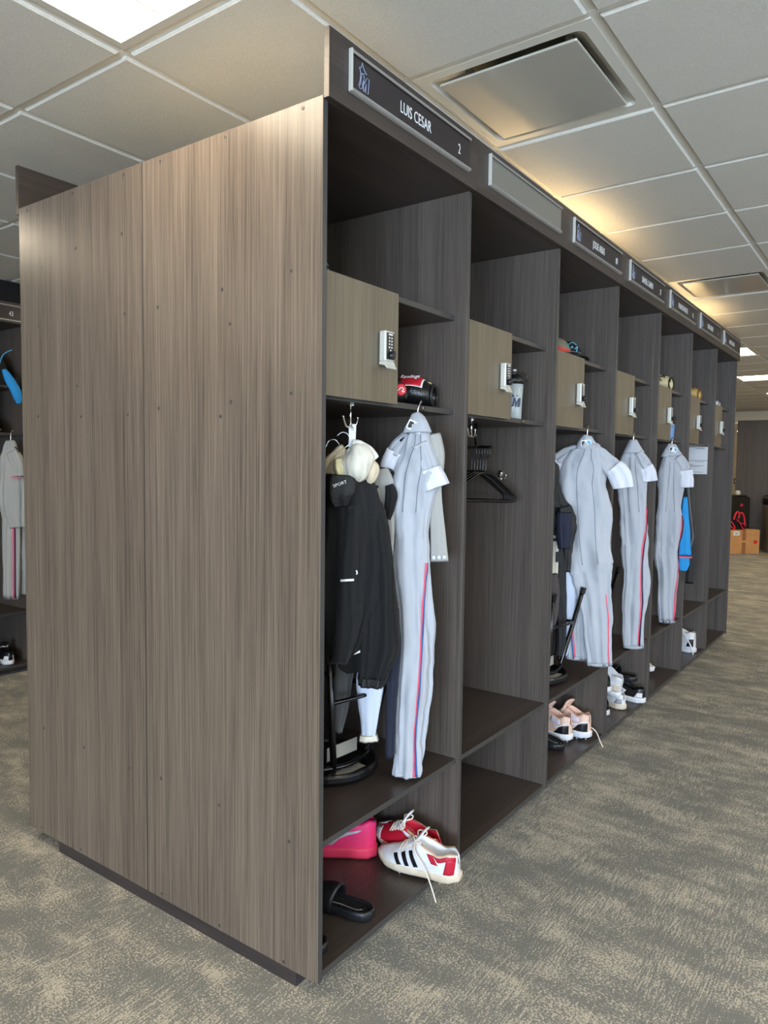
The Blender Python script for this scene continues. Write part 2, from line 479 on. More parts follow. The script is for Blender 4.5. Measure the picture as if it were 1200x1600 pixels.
lock1 = make_locker(0); lock2 = make_locker(1)
lockers = [lock1, lock2]
for k in range(2, 7):
    c = copy_tree(lock2); c.location = (k * W, 0, 0); lockers.append(c)
for k, lb in enumerate([
        'nearest open locker, packed with black clothing and a long grey uniform',
        'second open locker, nearly empty, with black hangers and a clear bottle on its shelf',
        'third open locker, with an upturned black stool and pale pink cleats',
        'fourth open locker, with a grey uniform and a pile of white shoes below the bench',
        'fifth open locker, with a bright blue shirt beside its grey uniform',
        'sixth open locker, with two white boxes under its shelf and no uniform',
        'farthest open locker of the row, empty but for a few small things']):
    lockers[k]['label'] = lb

# plinth under the whole bank, set back from the front and the rear
tag(MB().box((.002, .083, 0), (7 * W - .01, 1.30, ZB - .0005)).build('plinth', plinth_mat), 'low dark plinth the locker bank stands on', 'plinth')

# fascia boards along the top, front and back
for a_, b_, lb in ((0, W, 'first'), (W, 3 * W, 'second'), (3 * W, 5 * W, 'third'), (5 * W, 7 * W + .006, 'last')):
    w_ = {'first': 'board above the nearest locker', 'second': 'board above the second and third lockers', 'third': 'board above the fourth and fifth lockers', 'last': 'board above the two farthest lockers'}[lb]
    o = MB().box((a_ + .0008, -.019, 2.421), (b_ - .0008, -.0005, 2.596)).build('fascia_board', wood_x, bevel=.001)
    tag(o, 'dark laminate name ' + w_, 'board', 'name boards along the locker tops')
rear_top = MB().box((0, D + .0005, 2.41), (7 * W, D + .019, 2.59)).build('fascia_board', wood_x)
tag(rear_top, 'plain dark board rising behind the far upper corner of the end panels', 'board')
tb_ = root('rear_locker_shell', 'back to back lockers behind the row, seen only past the end panels', 'locker', (0, .752, 0))
MB().box((T + .0005, 0, 2.4205), (7 * W, .748, 2.438), edge=((1,), 1)).build('top_panel', [wood_x, bounce_top], tb_)
MB().box((T + .0005, 0, ZB), (7 * W, .748, ZB + .018)).build('bottom_panel', wood_x, tb_)
for k in range(1, 8): MB().box((k * W - T, 0, ZB + .0185), (k * W, .748, 2.42)).build('side_panel', wood_z, tb_)


# name plates -------------------------------------------------------
def text_mesh(s, size, sx=1.0, extrude=.0004, align='CENTER', shear=0):
    cu = bpy.data.curves.new('t', 'FONT'); cu.body = s; cu.size = size; cu.extrude = extrude; cu.align_x = align; cu.align_y = 'CENTER'; cu.shear = shear
    cu.resolution_u = 3
    o = bpy.data.objects.new('t', cu); COL.objects.link(o)
    me = bpy.data.meshes.new_from_object(o); bpy.data.objects.remove(o)
    for v in me.vertices: v.co.x *= sx
    return me


def text(name, s, size, m, parent, loc, rot, sx=1.0, **k):
    me = text_mesh(s, size, sx, **k); me.name = name
    o = link(name, me, m, parent, loc); o.rotation_euler = rot; return o


plate_dark = mat('plate_charcoal', (50, 43, 44), .35, bump=(400, .03))
plate_sil = mat('plate_bare_silver', (150, 148, 138), .38, .5)
navy = mat('logo_navy', (22, 44, 66), .5); logo_line = mat('logo_pale_outline', (170, 178, 196), .5); logo_pink = mat('logo_pink', (214, 120, 160), .5)


def logo(parent, x, z, s, y=0):
    """slanted M under a leaping fish with a long bill, as printed on the plates; s = height"""
    def P(pts, k=1.0): return [(x + (px - .5) * s * .62, z + (pz - .5) * s) for px, pz in pts]
    lines = MB()
    def stroke(pts, w):
        pp = P(pts); lines.tube([(a_, y - .0012, c_) for a_, c_ in pp], w * s, n=4, cap=True)
    M = [(.0, .10), (.18, .16), (.30, .62), (.52, .62), (.62, .30), (.86, .60), (1.12, .60), (1.02, .0), (.74, .0), (.80, .34), (.62, .0), (.50, .0), (.46, .40), (.36, .06), (.16, .0)]
    fill = MB(); fill.prism([(a_, c_) for a_, c_ in P(M)], y - .0008, y - .0002, axis='y')
    fish = [(.05, .82), (.22, .84), (.36, 1.08), (.46, .90), (.62, .82), (.86, .72), (.62, .72), (.48, .66), (.30, .66), (.20, .56), (.16, .72)]
    fill.prism([(a_, c_) for a_, c_ in P(fish)], y - .0008, y - .0002, axis='y')
    fill.build('emblem', navy, parent)
    stroke(M + [M[0]], .012); stroke(fish + [fish[0]], .012); stroke([(.2, .60), (.14, .35), (.0, .10)], .012)
    lines.build('emblem_outline', logo_line, parent)
    l2 = MB()
    for a_, b_ in (((.0, .08), (.3, .62)), ((.50, -.02), (.5, .36)), ((.74, -.02), (.8, .3))):
        pp = P([a_, b_]); l2.tube([(q[0], y - .0016, q[1]) for q in pp], .006 * s, n=4)
    l2.build('emblem_accent', logo_pink, parent)


def name_plate(k, x0, txt, num, label, logo_on=True):
    t = root('name_plate', label, 'sign', (x0, -.0195, 2.519), group='name plates along the locker tops')
    w, h = .640, .104
    m = plate_dark if txt else plate_sil
    MB().box((.004, -.005, -h / 2), (w, 0, h / 2)).build('plate', m, t)
    for s_ in (-1, 1):
        MB().prism([(0, s_ * (h / 2)), (-.011, s_ * (h / 2)), (-.011, s_ * (h / 2 - .007)), (-.0085, s_ * (h / 2 - .008)), (-.0085, s_ * (h / 2 + .002)), (0, s_ * (h / 2 + .004))], .0, w, axis='x').build('rail', silver_pale if s_ > 0 else silver_pale, t, bevel=.0006)
    MB().box((-.002, -.012, -h / 2 - .002), (.004, 0, h / 2 + .002)).build('end_cap', lock_m, t, bevel=.001)
    if txt:
        R_ = (PI / 2, 0, 0)
        text('lettering', txt, .047, white_mark, t, (.315, -.0052, -.004), R_, sx=.70 if len(txt) < 11 else .60)
        text('number', num, .045, white_mark, t, (.572, -.0052, -.006), R_, sx=.70)
        if logo_on: logo(t, .055, 0, .066, -.005)
    return t


PL = [('LUIS CESAR', '2', 'dark name plate reading LUIS CESAR and 2 above the nearest locker'),
      (None, None, 'blank silver name plate without lettering above the second locker'),
      ('JOSUE ARIAS', '89', 'dark name plate numbered 89 above the third locker'),
      ('SAMUEL CARPIO', '57', 'dark name plate numbered 57 above the fourth locker'),
      ('FRANKLIN ROSETE', '91', 'dark name plate with small blurred lettering above the fifth locker'),
      ('KEVIN DEFRET', '1', 'dark name plate with a short name above the sixth locker'),
      ('MANUEL GENAO', '', 'last dark name plate at the far end of the name boards')]
PL[0] = (PL[0][0], PL[0][1], 'large dark name plate numbered 2 above the nearest locker')
for k, (a_, b_, lb) in enumerate(PL):
    name_plate(k, k * W + .080 - .004 * k * 0, a_, b_ or ' ', lb) if a_ else name_plate(k, k * W + .080, None, None, lb)

#@@OBJECTS@@
# ------------------------------------------------------------------ materials for contents
knit_grey = mat('grey_uniform_knit', (170, 173, 180), .8, bump=(900, .15), sheen=.2)
knit_grey2 = mat('pale_grey_knit', (158, 157, 152), .8, bump=(900, .15))
knit_white = mat('white_knit', (208, 210, 220), .8, bump=(700, .12))
knit_white2 = mat('white_trouser_knit', (196, 204, 222), .85)
knit_dim = mat('heather_grey_knit', (96, 96, 98), .9)
seam_m = mat('seam_grey', (118, 122, 132), .85)  # slightly darker grey for the jersey seam lines
black_cloth = mat('black_cloth', (6, 6, 7), .9, bump=(260, .3), sheen=.04)
black_cloth2 = mat('charcoal_nylon', (14, 13, 14), .6, bump=(180, .35))
navy_cloth = mat('navy_cloth', (22, 26, 44), .85)
brown_cloth = mat('dark_taupe_mesh', (74, 66, 66), .9)
cyan_cloth = mat('bright_blue_knit', (28, 136, 200), .8)
cyan_l = mat('light_blue_cord', (60, 160, 206), .6)
cream_cloth = mat('cream_cotton', (214, 208, 192), .9, bump=(300, .25))
cream_shade = mat('tan_cotton', (202, 188, 162), .9, bump=(300, .25))
red_st = mat('stripe_red_pink', (232, 84, 108), .7); blue_st = mat('stripe_blue', (40, 86, 140), .7); navy_st = mat('stripe_navy', (26, 34, 62), .7)
green_b = mat('strap_green', (18, 122, 84), .6)


def lerp_rows(rows, k):
    """smooth (Catmull-Rom) resampling of tuples, k steps between rows"""
    out = []; n = len(rows)
    for i in range(n - 1):
        p0, p1, p2, p3 = rows[max(i - 1, 0)], rows[i], rows[i + 1], rows[min(i + 2, n - 1)]
        for s in range(k):
            t = s / k
            out.append(tuple(.5 * (2 * b + (c - a) * t + (2 * a - 5 * b + 4 * c - d) * t * t + (-a + 3 * b - 3 * c + d) * t ** 3) for a, b, c, d in zip(p0, p1, p2, p3)))
    out.append(rows[-1]); return out


class Cloth:
    """a flattened, folded tube of cloth hanging along a path. rows: (x, z, half_width, half_depth[, y]); local x sideways, y away, z up"""
    def __init__(s, rows, folds=.006, seed=0, k=6, n=72, hollow=.02, freq=(5, 9, 17), wr=.004, grow=True):
        rows = [tuple(r) + ((0,) if len(r) == 4 else ()) for r in rows]
        s.r = lerp_rows(rows, k); s.n = n; s.folds = folds; s.seed = seed; s.hollow = hollow; s.freq = freq; s.wr = wr; s.grow = grow
        rnd = random.Random(seed); s.ph = [rnd.uniform(0, 6.28) for _ in range(6)]; s.dr = [rnd.uniform(-.8, .8) for _ in range(3)]
        s.len = [0]
        for a, b in zip(s.r, s.r[1:]): s.len.append(s.len[-1] + math.hypot(a[0] - b[0], a[1] - b[1]))

    def frame(s, i):
        a, b = s.r[max(i - 1, 0)], s.r[min(i + 1, len(s.r) - 1)]
        tx, tz = b[0] - a[0], b[1] - a[1]; L = math.hypot(tx, tz) or 1
        return (-tz / L, tx / L)              # sideways direction; +x when the path runs down

    def pt(s, i, ph, out=0.0):
        x, z, hw, hd, y = s.r[i]; nx, nz = s.frame(i)
        L = s.len[i]; g = min(1, .35 + L / max(s.len[-1], 1e-6)) if s.grow else 1
        f = s.folds * g * (.5 * math.sin(s.freq[0] * ph + s.ph[0] + s.dr[0] * L * 6) + .35 * math.sin(s.freq[1] * ph + s.ph[1] + s.dr[1] * L * 8) + .22 * math.sin(s.freq[2] * ph + s.ph[2] + s.dr[2] * L * 10))
        c, sn = math.cos(ph), math.sin(ph); f *= .2 + .8 * abs(sn)
        a = math.copysign(abs(c) ** .85, c) * hw; d = math.copysign(abs(sn) ** .8, sn) * hd
        p = Vector((x + nx * a, y + d, z + nz * a))
        w = s.wr * noise.noise(Vector((p.x * 14 + s.seed, p.y * 14, p.z * 6))) * 2 + s.wr * .6 * noise.noise(Vector((p.x * 40 + s.seed, p.y * 30, p.z * 22)))
        nrm = Vector((nx * c * hd, sn * hw, nz * c * hd))
        if nrm.length < 1e-9: nrm = Vector((0, 1, 0))
        nrm.normalize()
        return p + nrm * (f * min(1, hd / .02) + w * min(1, hd / .02) + out)

    def build(s, name, m, parent, extra=None):
        b = MB(); rows = [[s.pt(i, 2 * PI * k / s.n) for k in range(s.n)] for i in range(len(s.r))]
        def cap(i, up):
            c = Vector((s.r[i][0], s.r[i][4], s.r[i][1])); nx, nz = s.frame(i); d = Vector((-nz, 0, nx)) * (s.hollow if up else -s.hollow)
            return [[c + (p - c) * .93 + d * .3 for p in rows[i]], [c + (p - c) * .6 + d for p in rows[i]], [c + d for p in rows[i]]]
        full = cap(0, False)[::-1] + rows + cap(len(s.r) - 1, True)
        b.grid(full, close_u=True)
        return b.build(name, m, parent, smooth=True)

    def part(s, name, m, parent, zhi, zlo):
        """the stretch of the cloth between two heights, open where it runs on"""
        N = len(s.r); ia = max([i for i in range(N) if s.r[i][1] >= zhi] or [0]); ib = min([i for i in range(N) if s.r[i][1] <= zlo] or [N - 1])
        rows = [[s.pt(i, 2 * PI * k / s.n) for k in range(s.n)] for i in range(ia, ib + 1)]
        def cap(i, ring, up):
            c = Vector((s.r[i][0], s.r[i][4], s.r[i][1])); nx, nz = s.frame(i); d = Vector((-nz, 0, nx)) * (s.hollow if up else -s.hollow)
            return [[c + (p - c) * .93 + d * .3 for p in ring], [c + (p - c) * .6 + d for p in ring], [c + d for p in ring]]
        full = (cap(ia, rows[0], False)[::-1] if ia == 0 else []) + rows + (cap(ib, rows[-1], True) if ib == N - 1 else [])
        return MB().grid(full, close_u=True).build(name, m, parent, smooth=True)

    def ribbon(s, name, m, parent, pts, width, out=.0015, side=-1):
        """flat stripe on the near face following (x, z) points"""
        path = lerp_rows([tuple(p) for p in pts], 6); rows = []
        for (x, z) in path:
            i = min(range(len(s.r)), key=lambda q: abs(s.r[q][1] - z)); _, zz, hw, hd, _ = s.r[i]
            if i + 1 < len(s.r) and s.r[i][1] > z: j = i + 1
            else: j = max(i - 1, 0)
            t = 0 if j == i or s.r[j][1] == s.r[i][1] else (z - s.r[i][1]) / (s.r[j][1] - s.r[i][1]); t = max(0, min(1, t))
            row = []
            for e in (-.5, 0, .5):
                def ph(q):
                    c = (x + e * width - s.r[q][0]) / max(s.r[q][2], 1e-4); c = max(-.985, min(.985, c)); c = math.copysign(abs(c) ** (1 / .85), c)
                    return side * math.acos(c)
                row.append(s.pt(i, ph(i), out).lerp(s.pt(j, ph(j), out), t))
            rows.append(row)
        return MB().grid(rows).build(name, m, parent, smooth=True, solid=.0012)


def hang(name, label, cat, P, d=(.45, -.89), group=None):
    L = math.hypot(*d)
    return root(name, label, cat, (P[0], P[1], 0), math.atan2(d[1] / L, d[0] / L), group)


def league_patch(parent, x, z, y, s, tilt=0):
    """small rounded badge: dark left, white batter outline, blue right"""
    def rr(w, h, r, n=4):
        o = []
        for cx, cy, a0 in ((w - r, h - r, 0), (-w + r, h - r, 90), (-w + r, -h + r, 180), (w - r, -h + r, 270)):
            for k in range(n + 1): a = math.radians(a0 + 90 * k / n); o.append((cx + r * math.cos(a), cy + r * math.sin(a)))
        return o
    ct, st = math.cos(tilt), math.sin(tilt)
    def Tf(pts): return [(x + (px * ct - pz * st) * s, z + (px * st + pz * ct) * s) for px, pz in pts]
    MB().prism(Tf(rr(1.0, .62, .18)), y - .0016, y, axis='y').build('badge', white_mark, parent)
    MB().prism(Tf([(-.86, .40), (-.35, .45), (-.2, .22), (-.42, .1), (-.28, -.2), (-.5, -.46), (-.84, -.44)]), y - .0024, y - .0017, axis='y').build('badge_dark', black_mark, parent)
    MB().prism(Tf([(.15, .45), (.86, .40), (.86, -.44), (.5, -.3), (.3, .1)]), y - .0024, y - .0017, axis='y').build('badge_blue', cyan_l, parent)


def hanger(label, loc, rz, tilt=0, w=.40, group='black hangers', hook_h=.11, drop=0.12, hm=None):
    t = root('clothes_hanger', label, 'hanger', loc, rz, group)
    R_ = Matrix.Rotation(tilt, 3, 'Y')
    a = w / 2; pts = []
    for p in lerp_rows([(0, 0), (-.05, -.012), (-a + .03, -drop + .02), (-a, -drop - .004), (-a + .018, -drop - .022), (0, -drop - .022), (a - .018, -drop - .022), (a, -drop - .004), (a - .03, -drop + .02), (.05, -.012), (0, 0)], 5):
        pts.append(R_ @ Vector((p[0], 0, p[1])))
    MB().tube(pts[:-1], .0065, 8, closed=True).build('arms', black_gloss, t, smooth=True)
    h = [R_ @ Vector((x_, 0, z_)) for x_, z_ in lerp_rows([(0, 0), (0, .045), (.004, .058), (.022, .075), (.016, .102), (-.006, .108), (-.024, .094)], 4)]
    MB().tube(h, .002, 6).build('hook', hm or chrome, t, smooth=True)
    return t


def coat_hook(label, loc, rz=0, s=1.0):
    """ceiling hook with a stem and two upturned prongs"""
    t = root('coat_hook', label, 'hook', loc, rz, group='chrome coat hooks')
    MB().lathe([(.012, 0), (.012, -.004), (.004, -.006)], n=14).build('mounting_plate', chrome, t, smooth=False)
    MB().tube([(0, 0, -.004), (0, 0, -.03), (.0, 0, -.062)], .0034, 8).build('stem', chrome, t, smooth=True)
    for sgn in (-1, 1):
        MB().tube(lerp_rows([(0, 0, -.052), (sgn * .012, 0, -.066), (sgn * .032, 0, -.062), (sgn * .044, 0, -.045), (sgn * .048, 0, -.036)], 4), [.0036] * 16 + [.005], 8).build('prong', chrome, t, smooth=True)
    return t


# ------------------------------------------------------------------ uniforms
def uniform(label_j, label_t, P, body, legs, sleeves, group='grey uniforms hanging from the lower shelves', d=(.45, -.89), seed=1, depth=.034, patch=None, stripes=(), hd_leg=.03):
    j = hang('uniform_jersey', label_j, 'jersey', P, d, group)
    zs = body[-1][1]
    rows = [(x, z, hw, min(depth, .012 + hw * .5)) for x, z, hw in body] + [(x, z, hw, hd_leg if z > .5 else hd_leg * .85) for x, z, hw in legs[0][1] if z < zs - .05]
    c = Cloth(rows, .0105, seed, freq=(5, 9, 14), wr=.011, hollow=.03); c.part('body', knit_grey, j, 9, zs)
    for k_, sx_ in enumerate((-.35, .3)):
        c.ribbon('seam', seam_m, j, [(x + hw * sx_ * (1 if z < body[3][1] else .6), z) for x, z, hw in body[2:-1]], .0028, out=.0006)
    # collar standing round the hanger neck
    x0, z0, w0 = body[0]; x1, z1, w1 = body[1]
    Cloth([(x0, z0 + .012, w0 * .9 + .006, .014, -.004), (x1, z1 + .006, w1 * .8 + .012, .026, -.008), (x1 + .002, z1 - .03, w1 + .022, .034, -.006)], .003, seed + 5, k=4, n=40).build('collar', knit_grey, j)
    if patch: league_patch(j, patch[0], patch[1], -.036, patch[2], patch[3])
    for q, (pts, cuff) in enumerate(sleeves):
        yy = -.012 if q == 0 else .02
        Cloth([(x, z, w, .026, yy) for x, z, w in pts], .008, seed + 11 + q, k=5, n=48, freq=(3, 7, 11), wr=.006).build('sleeve', knit_grey, j)
        Cloth([(x, z, w, .03, yy - .002) for x, z, w in cuff], .007, seed + 21 + q, k=5, n=48, hollow=.03, freq=(3, 5, 9), wr=.006, grow=False).build('cuff', knit_white, j)
    t = hang('uniform_trousers', label_t, 'trousers', P, d, group.replace('uniforms', 'uniform trousers'))
    for q, lg in enumerate(legs):
        y = lg[0]
        if q == 0: cl = c; cl.part('leg', knit_grey, t, zs, 0)
        else:
            cl = Cloth([(x, z, hw, hd_leg if z > .5 else hd_leg * .85, y) for x, z, hw in lg[1]], .010, seed + 31 + q, freq=(5, 9, 14), hollow=.03, wr=.007); cl.build('leg', knit_grey, t)
        for st, wd, mm in lg[2]:
            cl.ribbon('stripe', mm, t, st, wd)
        # elastic hem
        x, z, hw = lg[1][-1]
        Cloth([(x, z + .014, hw + .001, hd_leg * .85 + .001, y), (x, z - .002, hw - .001, hd_leg * .85 - .002, y)], .002, seed + 41 + q, k=3, n=60, freq=(17, 23, 29), wr=.003, hollow=.02).build('hem', knit_grey, t)
    return j, t


def sides(st, off=.0058):
    return [(st, .0055, red_st), ([(x + off, z) for x, z in st], .0055, blue_st)]


# bay 1
st1 = [(.034, 1.164), (.029, 1.059), (.021, .91), (.013, .738), (.005, .564), (.0, .456)]
j1, t1 = uniform('grey jersey with short white cuffs hanging at the front of the nearest locker', 'long grey trousers with a red and blue side stripe in the nearest locker',
    (.519, .03),
    [(-.013, 1.640, .006), (-.004, 1.617, .027), (.001, 1.581, .045), (.0, 1.539, .056), (-.008, 1.477, .068), (-.018, 1.414, .068), (-.022, 1.331, .064), (-.022, 1.247, .062)],
    [(0.0, [(-.023, 1.331, .060), (-.020, 1.163, .061), (-.010, .994, .054), (-.009, .865, .056), (-.017, .736, .057), (-.022, .605, .052), (-.025, .496, .044), (-.026, .452, .036)], sides(st1)),
     (.035, [(.0, 1.28, .03), (.016, 1.05, .034), (.022, .91, .034), (.018, .738, .034), (.006, .564, .03), (-.004, .468, .022)], [])],
    [([(.004, 1.552, .030), (.020, 1.518, .030), (.034, 1.478, .034), (.040, 1.455, .036)], [(.036, 1.472, .038), (.046, 1.446, .046), (.060, 1.410, .046)]),
     ([(-.030, 1.580, .022), (-.060, 1.545, .026), (-.078, 1.515, .030)], [(-.074, 1.526, .030), (-.088, 1.495, .032), (-.100, 1.462, .030)])],
    seed=3, patch=(-.010, 1.606, .025, -.45))
Cloth([(.040, 1.585, .026, .02, .02), (.050, 1.52, .034, .022, .02), (.052, 1.46, .030, .02, .02)], .005, 77, n=40).build('folded_front', knit_grey2, j1)
w = Cloth([(.054, 1.45, .020, .010, .02), (.056, 1.393, .020, .010, .02), (.059, 1.331, .022, .010, .02), (.066, 1.247, .025, .010, .02), (.071, 1.168, .029, .009, .02)], .002, 81, n=40, wr=.002)
w.build('waistband', knit_grey2, t1)
for q in range(3):
    MB().lathe([(.0062, 0), (.0062, -.003), (.0045, -.004), (.002, -.003)], (.054 + q * .017, .008, 1.183 + .001 * q), 14, axis='y').build('snap', knit_white, t1, smooth=True)
for q, z in enumerate((1.452, 1.446, 1.440)):
    MB().box((.046, .0055, z - .003), (.076, .009, z + .003)).build('band_stripe', (red_st, cyan_l, navy_st)[q], t1)
MB().tube(lerp_rows([(-.006, .0, 1.60), (-.006, 0, 1.65), (-.002, .0, 1.672), (0.004, .012, 1.692), (.004, .024, 1.686)], 5), .0024, 6).build('hook', chrome, root('clothes_hanger', 'hanger inside the grey jersey of the nearest locker, only its hook showing', 'hanger', (.519, .03, 0), math.atan2(-.89, .45), 'hangers under the grey jerseys'), smooth=True)
MB().tube(lerp_rows([(-.06, 0, 1.56), (-.02, 0, 1.588), (-.006, 0, 1.60), (.02, 0, 1.58), (.045, 0, 1.535)], 4), .006, 6).build('arms', black_gloss, bpy.data.objects['clothes_hanger'], smooth=True)


def jersey_hanger(label, P):
    r_ = root('clothes_hanger', label, 'hanger', (P[0], P[1], 0), math.atan2(-.89, .45), 'hangers under the grey jerseys')
    MB().tube(lerp_rows([(-.002, .0, 1.60), (-.002, 0, 1.65), (0, .0, 1.672), (0.003, .012, 1.692), (.003, .024, 1.686)], 5), .0024, 6).build('hook', chrome, r_, smooth=True)
    MB().tube(lerp_rows([(-.06, 0, 1.56), (-.02, 0, 1.588), (-.002, 0, 1.60), (.02, 0, 1.588), (.06, 0, 1.55)], 4), .006, 6).build('arms', black_gloss, r_, smooth=True)


# bay 3
uniform('broad grey jersey spread wide with a square white cuff in the third locker', 'grey trousers with two separate legs in the third locker',
    (2.032, .03),
    [(0, 1.630, .014), (-.005, 1.605, .034), (.0, 1.575, .072), (-.004, 1.535, .102), (-.006, 1.48, .112), (-.010, 1.40, .114), (.0, 1.297, .122), (.012, 1.139, .119), (.026, 1.011, .108), (.036, .97, .098)],
    [(-.006, [(.050, .90, .086), (.060, .821, .075), (.073, .693, .065), (.088, .505, .058)], [([(.112, .856), (.122, .696), (.130, .512)], .004, red_st)]),
     (.04, [(-.030, 1.15, .055), (-.033, .97, .056), (-.033, .875, .052), (-.022, .681, .054), (-.014, .520, .052)], [([(-.045, .98), (-.048, .746), (-.028, .526)], .006, red_st), ([(-.052, .98), (-.055, .746), (-.036, .526)], .006, blue_st)])],
    [([(.03, 1.575, .030), (.075, 1.535, .038), (.112, 1.495, .044), (.132, 1.47, .046)], [(.118, 1.49, .045), (.148, 1.452, .052), (.168, 1.405, .048), (.172, 1.388, .046)]),
     ([(-.04, 1.575, .026), (-.09, 1.545, .036), (-.14, 1.508, .040)], [(-.135, 1.512, .04), (-.158, 1.475, .042), (-.165, 1.44, .040)])],
    seed=14, depth=.045, patch=(-.010, 1.603, .024, .1))
jersey_hanger('hanger inside the broad grey jersey of the third locker', (2.032, .03))
# bay 4
uniform('grey jersey with a crumpled white cuff in the fourth locker', 'grey trousers with a long pink and navy side stripe in the fourth locker',
    (2.765, .03),
    [(-.002, 1.637, .014), (.0, 1.601, .035), (-.006, 1.546, .066), (-.004, 1.454, .076), (.0, 1.381, .080), (.014, 1.234, .080), (.030, 1.05, .076)],
    [(0, [(.016, 1.20, .074), (.034, 1.012, .075), (.038, .865, .071), (.030, .677, .064), (.034, .445, .052)], [([(.088, 1.26), (.078, 1.162), (.063, .977), (.064, .716), (.062, .452)], .0075, red_st), ([(.096, 1.26), (.086, 1.162), (.071, .977), (.072, .716), (.070, .452)], .0075, navy_st)])],
    [([(.02, 1.575, .026), (.05, 1.53, .034), (.07, 1.49, .038)], [(.066, 1.50, .042), (.082, 1.455, .048), (.090, 1.41, .044)])],
    seed=27, patch=None)
jersey_hanger('hanger inside the grey jersey of the fourth locker', (2.765, .03))
# bay 5
uniform('grey jersey with a boxy white cuff in front of the bright blue shirt', 'grey trousers with a pink side stripe beside the bright blue shirt',
    (3.59, .03),
    [(-.001, 1.640, .018), (-.004, 1.598, .048), (-.004, 1.53, .066), (-.002, 1.411, .080), (.0, 1.198, .084), (-.006, 1.0, .078)],
    [(0, [(.0, 1.2, .078), (-.008, .94, .073), (.0, .768, .070), (.006, .456, .052)], [([(.070, 1.18), (.063, 1.071), (.058, .856), (.055, .641), (.044, .467)], .0085, red_st), ([(.079, 1.18), (.072, 1.071), (.067, .856), (.063, .641), (.052, .467)], .0085, navy_st)])],
    [([(.03, 1.565, .032), (.062, 1.52, .038), (.078, 1.475, .042)], [(.08, 1.48, .048), (.088, 1.42, .050), (.092, 1.362, .044)])],
    seed=39, patch=(.0, 1.612, .024, -.25))
jersey_hanger('hanger inside the grey jersey of the fifth locker', (3.59, .03))
t = hang('blue_shirt', 'bright blue short sleeved shirt hanging behind the fifth grey uniform', 'shirt', (3.59, .03))
Cloth([(.108, 1.30, .014, .012, .05), (.108, 1.18, .022, .014, .05), (.112, 1.068, .034, .016, .05), (.119, .90, .042, .018, .05)], .004, 51).build('sleeve', cyan_cloth, t)
Cloth([(.116, .89, .034, .014, .055), (.113, .84, .034, .014, .055), (.110, .80, .022, .01, .055)], .004, 52, n=40).build('body', cyan_cloth, t)
MB().box((.076, .028, .890), (.160, .032, .899)).build('trim_stripe', red_st, t); MB().box((.076, .028, .8995), (.160, .032, .905)).build('trim_stripe', navy_st, t)
t = hang('black_shirt', 'black and grey long sleeved top behind the bright blue shirt', 'shirt', (3.59, .03))
Cloth([(.118, 1.40, .014, .012, .085), (.134, 1.25, .020, .016, .085), (.158, 1.023, .026, .018, .085), (.170, .86, .030, .018, .085), (.163, .71, .026, .016, .085)], .005, 53).build('sleeve', black_cloth2, t)
Cloth([(.128, 1.36, .006, .012, .075), (.148, 1.2, .007, .012, .075), (.170, 1.03, .008, .012, .075), (.150, .95, .006, .012, .075)], .001, 54, n=30).build('grey_panel', knit_dim, t)

# ------------------------------------------------------------------ bay 1 clothing
B1 = dict(P=(.277, .12), d=(.58, -.81))
t = hang('black_jacket', 'black hooded jacket with a white zip tag hanging in the nearest locker', 'jacket', **B1)
Cloth([(-.002, 1.455, .045, .04), (.002, 1.41, .076, .05), (.008, 1.338, .088, .06), (.010, 1.24, .092, .062), (.006, 1.14, .088, .06), (.0, 1.041, .084, .058), (-.012, .971, .072, .05), (-.03, .921, .055, .04), (-.045, .869, .03, .02)], .020, 61, freq=(5, 11, 19), wr=.009).build('body', black_cloth, t)
Cloth([(-.024, 1.452, .048, .03, -.05), (-.026, 1.417, .052, .036, -.05), (-.028, 1.387, .044, .034, -.05), (-.024, 1.356, .026, .02, -.05)], .006, 62, n=50).build('hood', black_cloth2, t)
Cloth([(.012, 1.36, .016, .02, -.058), (.005, 1.224, .024, .026, -.062), (-.001, 1.146, .025, .028, -.064), (-.002, 1.048, .030, .028, -.062), (-.006, .98, .034, .026, -.06), (-.022, .885, .020, .02, -.055)], .007, 63, n=50, freq=(3, 5, 8)).build('sleeve', black_cloth, t)
MB().tube([(-.022, -.093, 1.140), (.018, -.093, 1.143)], [.004, .004], 6).build('zip_tag', white_mark, t, smooth=True)
MB().tube([(.024, -.085, 1.170), (.027, -.086, 1.163), (.025, -.086, 1.158)], .0022, 5).build('cord_lock', white_mark, t)
o_ = text('lettering', 'SPORT', .013, white_mark, t, (-.026, -.087, 1.425), (PI / 2, -.35, 0), sx=1.1)
t = hang('black_shorts', 'black shorts with a deep hem hanging right of the hooded jacket', 'shorts', **B1)
Cloth([(.040, 1.435, .022, .02, .01), (.064, 1.336, .040, .034, .01), (.078, 1.236, .046, .042, .01), (.088, 1.135, .050, .046, .01), (.094, 1.034, .054, .05, .01), (.094, .933, .054, .05, .01), (.086, .871, .048, .046, .01), (.076, .806, .040, .04, .01)], .017, 66, freq=(5, 11, 17), wr=.007).build('body', black_cloth, t)
Cloth([(.076, .826, .043, .045, .01), (.074, .796, .040, .042, .01)], .010, 66, n=72, k=4, freq=(5, 11, 17)).build('hem', black_cloth2, t)
t = hang('black_bundle', 'crumpled black cloth bunched below the hooded jacket', 'clothing', **B1)
Cloth([(.0, .95, .045, .03, .05), (.012, .90, .05, .035, .05), (.016, .855, .044, .03, .05), (.02, .83, .02, .018, .05)], .012, 67, n=60, wr=.012).build('body', black_cloth, t)
MB().prism([(.008, .915), (.022, .935), (.034, .925), (.036, .905), (.018, .898)], -.012, -.009, axis='y').build('care_label', white_mark, t)
t = hang('white_trousers', 'bluish white trouser leg showing below the black shorts', 'trousers', (.277, .12), (.58, -.81))
